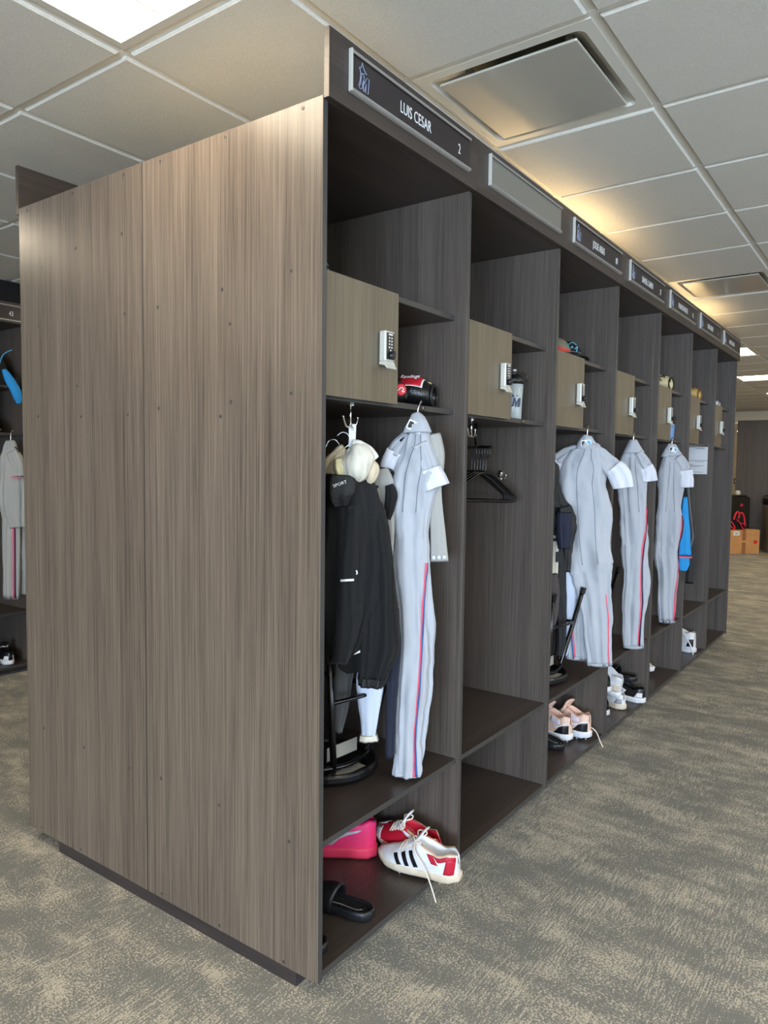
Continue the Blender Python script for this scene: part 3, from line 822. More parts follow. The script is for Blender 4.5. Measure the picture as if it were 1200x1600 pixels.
Cloth([(.074, .95, .046, .02, .12), (.074, .849, .048, .022, .12), (.068, .768, .048, .024, .12), (.065, .7, .038, .022, .12), (.064, .636, .027, .018, .12), (.062, .585, .022, .014, .12)], .006, 68, freq=(3, 5, 7)).build('leg', knit_white2, t)
Cloth([(.063, .60, .028, .02, .12), (.064, .578, .032, .022, .12)], .003, 69, n=40, k=3).build('hem', cream_cloth, t)
t = hang('grey_trousers', 'dark grey trouser leg hanging behind the upturned stool in the nearest locker', 'trousers', (.277, .12), (.58, -.81))
Cloth([(-.014, .93, .036, .02, .17), (-.017, .837, .034, .02, .17), (-.024, .756, .032, .02, .17), (-.033, .685, .027, .018, .17), (-.045, .585, .016, .012, .17)], .005, 70, freq=(3, 5, 7)).build('leg', knit_dim, t)
t = hang('navy_trousers', 'narrow navy trouser leg between the black shorts and the grey uniform', 'trousers', (.277, .12), (.58, -.81))
Cloth([(.128, 1.02, .026, .02, .10), (.134, .919, .027, .022, .10), (.135, .792, .022, .02, .10), (.133, .665, .020, .018, .10), (.133, .53, .014, .014, .10)], .006, 71, freq=(3, 5, 7)).build('leg', navy_cloth, t)
t = hang('beige_shirt', 'beige and black shirt edge showing between the hangers and the grey jersey', 'shirt', (.277, .12), (.58, -.81))
Cloth([(.089, 1.47, .022, .012, .12), (.100, 1.42, .034, .016, .12), (.112, 1.332, .026, .016, .12), (.117, 1.207, .018, .014, .12), (.116, 1.134, .012, .01, .12)], .004, 72).build('body', knit_grey2, t)
Cloth([(.118, 1.42, .012, .012, .10), (.126, 1.39, .018, .014, .10), (.122, 1.35, .016, .012, .10), (.114, 1.31, .01, .01, .10)], .005, 73, n=40).build('yoke', black_cloth, t)
MB().box((.106, .103, 1.130), (.126, .108, 1.137)).build('trim_stripe', mat('maroon', (110, 20, 50), .7), t)
coat_hook('chrome hook under the shelf of the nearest locker, holding a white and green strap', (.252, .102, 1.6615), .2)
t = hang('strap', 'white and green printed strap looped over the chrome hook', 'strap', (.268, .106), (.58, -.81))
MB().grid([[(-.011, -.004, 1.604), (.011, -.004, 1.604)], [(-.011, -.008, 1.585), (.011, -.008, 1.585)], [(-.010, -.008, 1.562), (.010, -.006, 1.562)], [(-.012, -.006, 1.535), (.002, -.004, 1.532)]]).build('white_band', white_mark, t, solid=.002)
MB().grid([[(.006, -.004, 1.580), (.0105, -.003, 1.578)], [(.0, -.003, 1.555), (.010, -.001, 1.55)], [(-.006, -.001, 1.535), (.008, .001, 1.53)]]).build('green_band', green_b, t, solid=.002)
MB().tube([(.024, .01, 1.44), (.028, .0, 1.415), (.030, -.004, 1.395)], .008, 6).build('green_tail', green_b, t)
text('lettering', '31', .012, black_mark, t, (.0, -.0098, 1.590), (PI / 2, PI / 2, 0), sx=1.2)
t = hang('cream_cap', 'bundle of crumpled cream and white caps hanging from the strap', 'hat', (.277, .12), (.58, -.81), group=None)
Cloth([(.0, 1.535, .012, .02, -.03), (.010, 1.522, .036, .045, -.03), (.014, 1.500, .048, .055, -.03), (.018, 1.470, .046, .05, -.03), (.020, 1.445, .03, .035, -.03), (.018, 1.432, .010, .012, -.03)], .011, 84, n=72, freq=(3, 7, 12), wr=.016).build('crown', cream_cloth, t)
Cloth([(-.012, 1.528, .018, .02, -.0), (-.034, 1.508, .026, .03, 0), (-.052, 1.480, .030, .03, 0), (-.066, 1.452, .022, .024, 0), (-.078, 1.44, .010, .012, 0)], .006, 85, n=50, wr=.006).build('brim_fold', cream_shade, t)
Cloth([(-.034, 1.500, .010, .02, -.04), (-.030, 1.475, .020, .03, -.045), (-.022, 1.45, .018, .024, -.04), (-.016, 1.438, .008, .01, -.04)], .004, 86, n=40, wr=.006).build('lining', mat('pale_yellow_cotton', (222, 210, 164), .9), t)
Cloth([(.006, 1.548, .010, .012, -.035), (.028, 1.543, .014, .016, -.04), (.052, 1.528, .017, .018, -.04), (.070, 1.508, .016, .016, -.04), (.078, 1.499, .012, .01, -.04)], .003, 87, n=40, wr=.004).build('band', mat('white_elastic', (226, 222, 214), .8), t)
Cloth([(.062, 1.492, .008, .02, -.02), (.070, 1.468, .018, .024, -.02), (.062, 1.440, .016, .02, -.02), (.048, 1.430, .01, .01, -.02)], .004, 88, n=40, wr=.006).build('side_fold', cream_shade, t)
MB().lathe([(.004, 0), (.0052, -.002), (.001, -.003)], (.016, -.0875, 1.482), 10, axis='y').lathe([(.004, 0), (.0052, -.002), (.001, -.003)], (.024, -.0875, 1.483), 10, axis='y').build('emblem', black_mark, t)
hanger('black hanger tilted upward beside the black shorts', (.295, .165, 1.458), -.37, -.42, w=.34, group='black hangers in the nearest locker', drop=.07)
hanger('black hanger tilted downward beneath the other one', (.295, .175, 1.475), -.37, .12, w=.34, group='black hangers in the nearest locker', drop=.10)
t = root('clothes_hanger', 'bunch of black hanger necks behind the cream caps', 'hanger', (.46, .30, 0), -.9)
for q in range(4):
    MB().tube(lerp_rows([(-.03 + q * .018, q * .02, 1.44), (-.028 + q * .018, q * .02, 1.51), (-.012 + q * .018, q * .02, 1.536), (.006 + q * .018, q * .02, 1.51), (.01 + q * .018, q * .02, 1.44)], 5), .006, 8).build('neck', black_gloss, t, smooth=True)


# ------------------------------------------------------------------ stools standing upside down on the benches
def stool(label, loc, rz=0, sheets=True):
    t = root('folding_stool', label, 'stool', loc, rz, 'upturned black stools on the benches')
    MB().lathe([(.0, .0), (.150, .0), (.166, .006), (.172, .018), (.172, .034), (.166, .042), (.160, .042), (.156, .030), (.0, .028)], n=48).build('seat', mat('black_vinyl', (14, 14, 15), .3), t, smooth=False, bevel=.002)
    L = [(.075, -.11), (.075, .11), (-.085, -.11), (-.085, .11)]
    top = [(.112, -.205), (.112, .205), (-.17, -.17), (-.17, .17)]
    for (a_, b_), (c_, d_) in zip(L, top):
        lg = MB().tube([(a_ * .9, b_ * .9, .034), (a_, b_, .05), (c_, d_, .455)], .011, 10).build('leg', black_gloss, t, smooth=True)
        v = Vector((c_ - a_, d_ - b_, .405)).normalized(); e = Vector((c_, d_, .45))
        MB().tube([e - v * .018, e + v * .012], [.0145, .0145], 10).build('foot_cap', black_pl, lg)
    def at(k, z):
        f = (z - .05) / .405; return Vector((L[k][0] + (top[k][0] - L[k][0]) * f, L[k][1] + (top[k][1] - L[k][1]) * f, z))
    for a_, b_ in ((0, 2), (1, 3), (0, 1)):
        p, q = at(a_, .29), at(b_, .29); m_ = (p + q) / 2 + Vector((.0, -.03 if a_ == 0 and b_ == 2 else .03, .01)) * (1 if b_ != 1 else 0)
        MB().tube(lerp_rows([tuple(p), tuple(m_), tuple(q)], 6), .0075, 8).build('rung', black_gloss, t, smooth=True)
    MB().tube(lerp_rows([(-.13, -.10, .06), (-.02, -.125, .055), (.09, -.115, .075), (.10, -.09, .10)], 5), .0085, 8).build('brace', black_gloss, t, smooth=True)
    if sheets:
        MB().box((-.10, -.135, .0305), (.045, -.095, .0315)).build('warning_label', mat('printed_label', (196, 192, 180), .6, noise_mix=(900, (90, 88, 84), .7)), t)
        s2 = MB().box((-.09, -.085, .07), (.055, -.082, .115)).build('warning_label', mat('printed_label_upright', (188, 184, 172), .6, noise_mix=(800, (96, 94, 90), .6)), t)
    return t


st = stool('black stool standing upside down on the bench of the nearest locker', (.425, .325, .4345), -.08)
s3 = copy_tree(st); s3.location = (1.885, .222, .4345); s3.rotation_euler = (0, 0, 0); s3['label'] = 'black stool standing upside down beside the pink cleats locker, its foot cap in front of the grey trousers'
s4 = copy_tree(st); s4.location = (.42 + 3 * W, .34, .4345); s4.rotation_euler = (0, 0, -.1); s4['label'] = 'black stool hidden between the third and fourth grey uniforms'
s5 = copy_tree(st); s5.location = (.40 + 4 * W, .34, .4345); s5['label'] = 'black stool half hidden behind the fifth grey uniform'
s3['label'] = 'black stool upside down on the third bench with one capped foot before the grey trousers'

# ------------------------------------------------------------------ shoes
def interp(T_, V_, t):
    for a, b, x, y in zip(T_, T_[1:], V_, V_[1:]):
        if t <= b:
            f = (t - a) / (b - a); f = f * f * (3 - 2 * f) * .5 + f * .5
            return x + (y - x) * f
    return V_[-1]


ST = (0, .05, .15, .3, .45, .55, .65, .8, .92, 1)
HW = (.012, .029, .043, .049, .046, .041, .037, .036, .032, .012)
HH = (.038, .046, .055, .070, .092, .106, .094, .080, .094, .088)
OW = (0, 0, 0, 0, 0, .018, .025, .027, .022, .005)
OD = (0, 0, 0, 0, 0, .035, .055, .055, .055, .02)


class Shoe:
    """toe at x=0, heel at x=L, sole on z=0"""
    def __init__(s, L=.29, high=0.0, sole=.022): s.L = L; s.high = high; s.s0 = sole

    def P(s, t, v, side, out=0):
        hw, h, ow = interp(ST, HW, t), interp(ST, HH, t) + s.high * interp((0, .45, .6, 1), (0, 0, 1, 1), t), interp(ST, OW, t)
        y = ow + (hw - ow) * max(0, 1 - v ** 2.3) ** .5
        return Vector((s.L * t, side * (y + out * (1 - v * .6)), s.s0 + (h - s.s0) * v + out * v))

    def upper(s, name, m, parent):
        rows = []
        for i in range(33):
            t = i / 32; r = []
            for k in range(11): r.append(s.P(t, k / 10, 1))
            h, ow, od = s.P(t, 1, 1).z, interp(ST, OW, t), interp(ST, OD, t)
            x = s.L * t
            for a, b in ((.86, .006), (.8, .5), (.8, 1), (0, 1), (-.8, 1), (-.8, .5), (-.86, .006)):
                r.append(Vector((x, ow * a, h - (od * b if b > .01 else min(od, .004)))))
            for k in range(10, -1, -1): r.append(s.P(t, k / 10, -1))
            rows.append(r)
        b = MB().grid(rows, close_u=True)
        n = len(rows[0]); b.f.append(tuple(range(n))); b.m.append(0); b.f.append(tuple(32 * n + q for q in range(n))); b.m.append(0)
        return b.build(name, m, parent, smooth=True)

    def soleb(s, name, m, parent, thick=None, studs=None, studm=None):
        rows = []; th = thick or s.s0 + .004
        for i in range(25):
            t = i / 24; hw = interp(ST, HW, t) + .004; x = s.L * t + (-.005 if i == 0 else .005 if i == 24 else 0)
            lift = .016 * max(0, (.2 - t) / .2) ** 2 + .006 * max(0, (t - .9) / .1)
            up = .012 * max(0, (.12 - t) / .12)
            rows.append([Vector((x, hw * a, lift + b * (th - lift) + (up if b == 1 else 0))) for a, b in ((-.86, 0), (-.98, .25), (-1, .8), (-.97, 1), (-.5, 1), (.5, 1), (.97, 1), (1, .8), (.98, .25), (.86, 0), (.3, 0), (-.3, 0))])
        b = MB().grid(rows, close_u=True); n = 12
        b.f.append(tuple(range(n))); b.m.append(0); b.f.append(tuple(24 * n + q for q in range(n))); b.m.append(0)
        o = b.build(name, m, parent, smooth=True)
        if studs:
            for (t, y) in ((.12, -.02), (.12, .02), (.3, -.032), (.3, .032), (.42, 0), (.8, -.022), (.8, .022), (.93, 0)):
                MB().lathe([(.007, .004), (.0045, -.010), (.003, -.011)], (s.L * t, y, 0), 8).build('stud', studm or m, parent)
        return o

    def patch(s, name, m, parent, side, quads, out=.0012):
        """quads: ((t,v) x4) painted panels that follow the side"""
        b = MB()
        for q in quads:
            rows = []
            for i in range(7):
                a = i / 6; r = []
                for j in range(6):
                    c = j / 5
                    t = (q[0][0] * (1 - a) + q[1][0] * a) * (1 - c) + (q[3][0] * (1 - a) + q[2][0] * a) * c
                    v = (q[0][1] * (1 - a) + q[1][1] * a) * (1 - c) + (q[3][1] * (1 - a) + q[2][1] * a) * c
                    r.append(s.P(t, v, side, out))
                rows.append(r)
            b.grid(rows)
        return b.build(name, m, parent, smooth=True, solid=.0008)

    def laces(s, m, parent, n=5, r=.0024, loose=None, bow=True):
        b = MB()
        for i in range(n):
            t0 = .30 + .2 * i / (n - 1); t1 = t0 + .035
            for sg in (-1, 1):
                p0 = s.P(t0, .86, sg, .004); p1 = s.P(t1, .86, -sg, .004); top = max(s.P(t0, 1, 1).z, s.P(t1, 1, 1).z) + .006
                b.tube(lerp_rows([tuple(p0), (s.L * (t0 + t1) / 2, 0, top), tuple(p1)], 4), r, 6)
        if bow:
            c = Vector((s.L * .5, 0, s.P(.5, 1, 1).z + .010))
            for sg in (-1, 1):
                b.tube(lerp_rows([tuple(c), (c.x - .008, sg * .018, c.z + .010), (c.x + .012, sg * .034, c.z + .001), (c.x + .014, sg * .022, c.z - .004), tuple(c)], 5), r, 6)
        b.build('laces', m, parent, smooth=True)
        if loose: MB().tube(lerp_rows(loose, 5), r * 1.05, 6).build('loose_lace', m, parent, smooth=True)

    def tongue(s, m, parent, h=.03):
        rows = []
        for i in range(8):
            f = i / 7; t = .36 + .19 * f; z = s.P(t, 1, 1).z + (.002 + h * f * f); w = .020 + .012 * f
            rows.append([Vector((s.L * t + .012 * f * f, w * a, z - .006 * a * a)) for a in (-1, -.5, 0, .5, 1)])
        MB().grid(rows).build('tongue', m, parent, smooth=True, solid=.006)


def rot(o, loc, heading, pitch=0, roll=0):
    """heading: world angle of the direction from toe to heel"""
    o.location = loc; o.rotation_mode = 'QUATERNION'
    o.rotation_quaternion = (Matrix.Rotation(heading, 4, 'Z') @ Matrix.Rotation(-pitch, 4, 'Y') @ Matrix.Rotation(roll, 4, 'X')).to_quaternion()


sh_white = mat('shoe_white', (226, 228, 234), .5, noise_mix=(30, (204, 190, 168), .35)); sh_cream = mat('shoe_cream_sole', (222, 208, 186), .6, noise_mix=(40, (196, 170, 140), .4))
sh_red = mat('shoe_red', (186, 22, 48), .5); sh_black = mat('shoe_black', (18, 18, 20), .35); sh_tan = mat('shoe_tan_lining', (206, 168, 128), .8)
sh_lace = mat('shoe_lace', (230, 214, 196), .8); sh_grey = mat('shoe_grey', (150, 150, 152), .5)
sh_pink = mat('shoe_hot_pink', (240, 36, 130), .5, noise_mix=(6, (250, 60, 96), .6)); sh_pinksole = mat('shoe_coral_sole', (246, 66, 104), .5)
sh_silver = mat('shoe_silver', (196, 190, 200), .3)
sh_blush = mat('shoe_blush', (226, 190, 172), .6); sh_lilac = mat('shoe_lilac', (214, 206, 224), .6)

# 1: white and red cleat hanging over the shelf edge
t = root('cleat', 'white cleat with three black bars and a red heel, overhanging the nearest bottom shelf', 'shoe', group='red and white cleats')
s = Shoe(.285); s.upper('upper', sh_white, t); s.soleb('sole', sh_cream, t, studs=True, studm=mat('stud_grey', (190, 186, 180), .5))
for sd in (-1, 1):
    s.patch('side_bar', sh_black, t, sd, [((.235, .72), (.285, .76), (.355, .16), (.305, .12))])
    s.patch('side_bar', sh_black, t, sd, [((.335, .76), (.385, .78), (.455, .14), (.405, .12))])
    s.patch('side_bar', sh_black, t, sd, [((.43, .76), (.475, .78), (.56, .14), (.51, .12))])
    s.patch('heel_panel', sh_red, t, sd, [((.66, .84), (.74, .92), (.80, .55), (.72, .50)), ((.74, .92), (.99, .90), (.985, .72), (.80, .70)), ((.90, .80), (.99, .80), (.97, .10), (.86, .12))])
    s.patch('collar_lining', sh_tan, t, sd, [((.58, .96), (.985, .94), (.985, 1.0), (.58, 1.0))], .002)
s.tongue(sh_white, t); s.laces(sh_lace, t, loose=[(.14, -.02, .106), (.155, -.05, .09), (.19, -.056, .05), (.215, -.06, .0), (.232, -.062, -.05)])
rot(t, (.600, .215, .076), math.atan2(-.285, .03), .0, .10); t.scale = (1.06, 1.1, 1.1)
# 2: its partner, leaning behind it
t = root('cleat', 'red cleat with cream laces leaning behind the white cleat against the divider', 'shoe', group='red and white cleats')
s = Shoe(.285); s.upper('upper', sh_red, t); s.soleb('sole', sh_cream, t, studs=True)
for sd in (-1, 1):
    s.patch('toe_cap', sh_white, t, sd, [((.0, .1), (.16, .1), (.14, .99), (.0, .99))])
    s.patch('collar_lining', sh_tan, t, sd, [((.60, .93), (.985, .92), (.985, 1.0), (.60, 1.0))], .002)
    s.patch('collar_panel', sh_white, t, sd, [((.50, .88), (.86, .90), (.80, .60), (.60, .70))])
s.tongue(sh_white, t, .04); s.laces(sh_lace, t)
rot(t, (.700, .300, .098), math.atan2(-.285, -.012), 0, .32)
# 3: pink basketball shoe
t = root('sneaker', 'hot pink high backed sneaker behind the cleats on the nearest bottom shelf', 'shoe')
s = Shoe(.30, .045, .03); s.upper('upper', sh_pink, t); s.soleb('sole', sh_pinksole, t, .04)
for sd in (-1, 1):
    s.patch('side_mark', sh_silver, t, sd, [((.42, .34), (.50, .28), (.84, .74), (.82, .78)), ((.42, .34), (.44, .50), (.58, .52), (.50, .28))], .0030)
MB().box((.288, -.006, .112), (.300, .006, .136)).build('pull_tab', sh_black, t, bevel=.002)
s.tongue(sh_pink, t, .02)
rot(t, (.468, .515, .0635), math.atan2(.25 - .515, .612 - .468))
# 4, 5: slides
slide_m = mat('black_rubber', (24, 25, 28), .42); tread_m = mat('black_footbed', (14, 14, 15), .7, bump=(300, .6))


def slide_sandal(label, group):
    t = root('slide_sandal', label, 'sandal', group=group)
    T_ = (0, .06, .2, .4, .6, .8, .94, 1); Wd = (.014, .034, .048, .047, .039, .040, .033, .012)
    L = .27
    def outline(k, inset=0, n=20):
        pts = []
        for i in range(n + 1): tt = i / n; pts.append((L * tt + inset * (1 - 2 * tt), max(.002, interp(T_, Wd, tt) - inset)))
        return [(x, y) for x, y in pts] + [(x, -y) for x, y in pts[::-1]]
    rows = []
    for inset, z in ((.004, 0), (.0, .006), (0, .024), (.002, .031), (.006, .032), (.009, .026), (.016, .023)):
        rows.append([Vector((x, y, z + .006 * max(0, x / L - .6))) for x, y in outline(0, inset)])
    b = MB().grid(rows, close_u=True); n = len(rows[0])
    b.f.append(tuple(range(n))); b.m.append(0); b.f.append(tuple(6 * n + q for q in range(n))); b.m.append(0)
    b.build('sole', slide_m, t, smooth=True)
    f = MB()
    for i in range(26):
        x = .03 + i * .0085; w = interp(T_, Wd, x / L) - .018
        for s_ in range(-2, 3): f.lathe([(.0026, .0245), (.0018, .0268)], (x, s_ * w * .42, 0), 6)
    f.build('tread', tread_m, t)
    st_ = []
    for i in range(9):
        x = .055 + .085 * i / 8; w = interp(T_, Wd, x / L) + .003; hh = .052 + .016 * math.sin(i / 8 * PI * .6)
        st_.append([Vector((x + .012 * math.sin(PI * k / 12), -w * math.cos(PI * k / 12), .012 + hh * math.sin(PI * k / 12) ** .75)) for k in range(13)])
    MB().grid(st_).build('strap', slide_m, t, smooth=True, solid=.007)
    MB().tube(lerp_rows([(.10, -.018, .0275), (.16, -.012, .027), (.215, -.016, .028), (.235, -.006, .028)], 5), .0016, 5).build('footbed_line', sh_grey, t, smooth=True)
    return t


sl = slide_sandal('black slide sandal at the front of the nearest bottom shelf', 'black slide sandals')
rot(sl, (.262, .300, .0615), math.atan2(-.28, .04))
sl2 = copy_tree(sl); sl2['label'] = 'second black slide sandal, mostly hidden behind the edge of the end panel'
rot(sl2, (.075, .315, .0615), math.atan2(-.28, .012))
sl3 = copy_tree(sl); sl3['label'] = 'black slide sandal lying under the other on the third bottom shelf'; sl3['group'] = 'black slide sandals in the third locker'
rot(sl3, (2.00, .37, .0615), math.atan2(-.27, -.02))
sl4 = copy_tree(sl); sl4['label'] = 'black slide sandal stacked tilted beside the blush cleats'; sl4['group'] = 'black slide sandals in the third locker'
rot(sl4, (2.005, .355, .118), math.atan2(-.27, -.02), -.22)
t = root('sneaker', 'cream shoe edge peeping past the end panel', 'shoe'); s = Shoe(.27); s.upper('upper', sh_tan, t); s.soleb('sole', sh_cream, t)
rot(t, (.10, .66, .0625), math.atan2(-.25, .0))
# bay 3 blush cleats seen from the heel
bl = root('cleat', 'left blush and black cleat, heel forward on the third bottom shelf', 'shoe', group='blush cleats')
s = Shoe(.29, .014); s.upper('upper', sh_blush, bl); s.soleb('sole', sh_white, bl, .030, studs=True, studm=sh_grey)
for sd in (-1, 1):
    s.patch('heel_counter', sh_black, bl, sd, [((.74, .10), (.995, .10), (.995, .56), (.84, .44))])
    s.patch('piping', sh_white, bl, sd, [((.72, .34), (.84, .46), (.84, .54), (.72, .44)), ((.84, .46), (.995, .56), (.995, .64), (.84, .54))], .0018)
    s.patch('ankle_pad', sh_lilac, bl, sd, [((.66, .62), (.86, .62), (.84, .88), (.68, .90))], .0022)
s.tongue(sh_blush, bl, .03); s.laces(sh_lace, bl, bow=False)
h3 = math.atan2(-.95, -.20)
bl.scale = (1.0, 1.2, 1.2)
rot(bl, (2.10 - .29 * math.cos(h3), .10 - .29 * math.sin(h3), .075), h3)
br_ = copy_tree(bl); br_['label'] = 'right blush and black cleat with a stray lace, heel forward beside the divider'
rot(br_, (2.195 - .29 * math.cos(h3), .035 - .29 * math.sin(h3), .075), h3)
MB().tube(lerp_rows([(.25, .035, .04), (.29, .05, .02), (.315, .054, -.02), (.33, .058, -.045)], 4), .0026, 6).build('loose_lace', sh_lace, br_, smooth=True)
t = root('leather_sandal', 'brown sandal tip on the third bottom shelf', 'sandal', (1.70, .12, .0615), -.3)
MB().lathe([(.03, 0), (.036, .006), (.034, .02), (.026, .02), (.026, .008)], n=20).build('sole', mat('brown_rubber', (70, 48, 30), .5), t, smooth=True)
MB().tube(lerp_rows([(-.03, 0, .015), (-.01, .0, .05), (.03, 0, .02)], 6), .007, 6).build('strap', mat('tan_strap', (112, 84, 52), .6), t, smooth=True)

# bay 4 pile
def sneaker(label, um, sm, acc, high=0, group='shoes under the fourth bench'):
    t = root('sneaker', label, 'shoe', group=group); s = Shoe(.29, high, .026)
    s.upper('upper', um, t); s.soleb('sole', sm, t, .034)
    for sd in (-1, 1):
        s.patch('side_panel', acc, t, sd, [((.40, .25), (.60, .20), (.66, .60), (.50, .70))])
        s.patch('heel_counter', acc, t, sd, [((.84, .15), (.99, .15), (.99, .6), (.90, .55))])
    s.tongue(um, t, .035); s.laces(sh_lace, t); return t


w1 = sneaker('grey and white sneaker at the bottom of the pile in the fourth locker', sh_white, sh_cream, sh_grey)
rot(w1, (2.93, .30, .0625), math.atan2(-.24, -.13))
w2 = sneaker('white high top sneaker on top of the pile in the fourth locker', sh_white, sh_white, sh_cream, .05)
rot(w2, (2.86, .335, .235), math.atan2(-.26, -.08), -.35, .2)
w3 = sneaker('black and white sneaker left of the pile in the fourth locker', sh_black, sh_white, sh_white)
rot(w3, (2.73, .36, .0625), math.atan2(-.27, -.10))
w4 = copy_tree(w3); w4['label'] = 'black and white sneaker lying on its partner in the fourth locker'; rot(w4, (2.79, .37, .160), math.atan2(-.27, -.10), .08)
w5 = sneaker('left black and white sneaker at the front right of the fourth locker', sh_black, sh_white, sh_white); rot(w5, (3.055, .27, .0625), math.atan2(-.26, -.06))
t = root('slide_sandal', 'dark sandal lying on the front right sneaker of the fourth locker', 'sandal', group='shoes under the fourth bench'); bpy.data.objects.remove(t)
w6 = copy_tree(sl); w6['label'] = 'dark slide sandal resting on the sneaker at the front right of the fourth locker'; w6['group'] = 'shoes under the fourth bench'
rot(w6, (3.06, .30, .17), math.atan2(-.26, -.06), .05)
# bays 5 - 7
w7 = sneaker('pale cleat toe pointing up at the back of the fifth bottom shelf', sh_cream, sh_white, sh_black, group='shoes in the far lockers'); rot(w7, (3.62, .12, .085), math.atan2(.26, .10), .25)
w8 = sneaker('white sneaker with trailing laces on the sixth bottom shelf', sh_white, sh_white, sh_black, .05, group='shoes in the far lockers'); rot(w8, (4.58, .34, .0625), math.atan2(-.25, -.08)); w8.scale = (1.1, 1.15, 1.15)
MB().tube(lerp_rows([(.16, -.02, .14), (.24, -.05, .12), (.29, -.055, .06), (.31, -.05, .0)], 4), .005, 6).build('loose_lace', sh_white, w8, smooth=True)
w10 = sneaker('black sneaker with a white sole on the farthest bottom shelf', sh_black, sh_white, sh_white, group='shoes in the far lockers'); rot(w10, (5.42, .42, .0625), math.atan2(-.27, -.08))

# ------------------------------------------------------------------ things on the shelves
wrist_shade = mat('glove_hollow_shade', (10, 10, 10), .8)


def glove(label, loc, rz, leather, lining, lace, pad=True, s=1.0, tilt=0):
    t = root('baseball_glove', label, 'glove', loc, rz, 'baseball gloves on the shelves')
    t.scale = (s, s, s); t.rotation_euler = (tilt, 0, rz)
    # back of the hand: bulging shell, open at the wrist (+x)
    rows = []
    for i in range(19):
        a = i / 18; x = -.085 + .165 * a
        R = .052 * (math.sin(PI * min(1, .15 + a * .62)) ** .7); zc = R * .86
        rows.append([Vector((x, R * 1.25 * math.cos(2 * PI * k / 28), zc + R * .86 * math.sin(2 * PI * k / 28) + .004 * math.sin(5 * 2 * PI * k / 28) * (1 - a))) for k in range(28)])
    last = rows[-1]; c = sum(last, Vector()) / 28
    rows.append([c + (p - c) * .86 - Vector((.004, 0, 0)) for p in last]); rows.append([c + (p - c) * .7 - Vector((.05, 0, 0)) for p in last]); rows.append([c - Vector((.055, 0, 0)) for p in last])
    b = MB().grid(rows, close_u=True); b.f.append(tuple(range(28))); b.m.append(0); b.build('shell', leather, t, smooth=True)
    for q in range(4):
        y = -.045 + .03 * q
        MB().tube(lerp_rows([(-.04, y * .8, .05), (-.085, y * 1.1, .056), (-.13, y * 1.35, .045), (-.165, y * 1.45, .025)], 5), [.018 + .0 * z for z in range(13)] + [.019, .017, .011], 10).build('finger', leather, t, smooth=True)
    MB().tube(lerp_rows([(.01, -.06, .03), (-.05, -.085, .035), (-.10, -.09, .03), (-.13, -.08, .022)], 5), [.02] * 13 + [.018, .015, .009], 10).build('thumb', leather, t, smooth=True)
    MB().lathe([(.036, .012), (.038, .0), (.03, -.012), (.004, -.016)], (.045, 0, c.z), 20, axis='x').build('lining', wrist_shade, t, smooth=True)  # shade inside the wrist opening, put in as a black disc
    lz = MB()
    if leather is blk_leather: lz.tube([(-.06, -.066, .03), (-.05, -.067, .03)], .002, 5)
    for q in range(0 if leather is blk_leather else 5):
        f0 = math.radians(128 + (q % 2) * 22); x_ = -.03 + q * .018
        lz.tube([(x_ + dx, .068 * math.cos(f0 + df), .046 + .047 * math.sin(f0 + df)) for dx, df in ((0, 0), (.010, .25), (.018, .5))], .0028, 5)
    if leather is not blk_leather: lz.tube(lerp_rows([(-.07, -.058, .05), (-.03, -.066, .062), (.02, -.062, .07), (.06, -.045, .078)], 4), .0026, 5)
    lz.build('lacing', lace, t, smooth=True)
    MB().tube([p + Vector((.001, 0, 0)) for p in last], .0045, 6, closed=True).build('wrist_binding', lace, t, smooth=True)
    MB().tube(lerp_rows([(-.10, -.05, .066), (-.112, -.02, .075), (-.112, .02, .076), (-.10, .06, .066)], 5), .003, 6).build('web_lace', lace, t, smooth=True)
    if pad:
        b2 = MB().lathe([(.002, -.02), (.014, -.016), (.02, -.004), (.018, .01), (.004, .016)], (0, 0, 0), 14, axis='x'); o = b2.build('wool_pad', lining, t, smooth=True); o.location = (.060, .006, .060)
    return t


blk_leather = mat('black_glove_leather', (20, 20, 21), .28, bump=(160, .2)); wool = mat('cream_wool', (220, 200, 160), .95, bump=(400, .8)); lace_b = mat('black_lace', (26, 25, 24), .5)
g = glove('black baseball glove with a red label on the shelf of the nearest locker', (.650, .165, 1.6805), -1.2, blk_leather, wool, lace_b, s=1.15)
lab_m = mat('red_glove_label', (190, 22, 40), .5)


def glove_label(gl, m, f0, f1, x0, x1, name='label_patch', out=.0022):
    rows = []
    for i in range(7):
        x = x0 + (x1 - x0) * i / 6; a = (x + .085) / .165; R = .052 * (math.sin(PI * min(1, .15 + a * .62)) ** .7); zc = R * .86
        rows.append([Vector((x, (R * 1.25 + out) * math.cos(f), zc + (R * .86 + out) * math.sin(f))) for f in [math.radians(f0 + (f1 - f0) * k / 9) for k in range(10)]])
    return MB().grid(rows).build(name, m, gl, smooth=True, solid=.0015)


glove_label(g, white_mark, 96, 160, -.022, .056, 'label_border', .0042)
glove_label(g, lab_m, 99, 157, -.018, .052, 'label_patch', .0056)
o = text('lettering', 'Rawlings', .021, white_mark, g, (.017, -.0485, .0895), (.75, 0, 0), sx=.8, shear=.3)
g1b = root('baseball_glove', 'second black glove part with a round red emblem, half hidden behind the locker door', 'glove', (.455, .10, 1.6805), -.5)
MB().lathe([(.01, 0), (.04, .008), (.052, .03), (.046, .062), (.02, .078), (.004, .08)], n=24).build('shell', blk_leather, g1b, smooth=True)
MB().lathe([(.019, 0), (.019, -.003), (.016, -.005)], (.012, -.0485, .04), 18, axis='y').build('emblem', lab_m, g1b)
MB().tube(lerp_rows([(.0, -.054, .036), (.010, -.0555, .046), (.02, -.055, .042), (.014, -.0545, .034), (.024, -.054, .034)], 4), .0014, 5).build('emblem_line', white_mark, g1b)
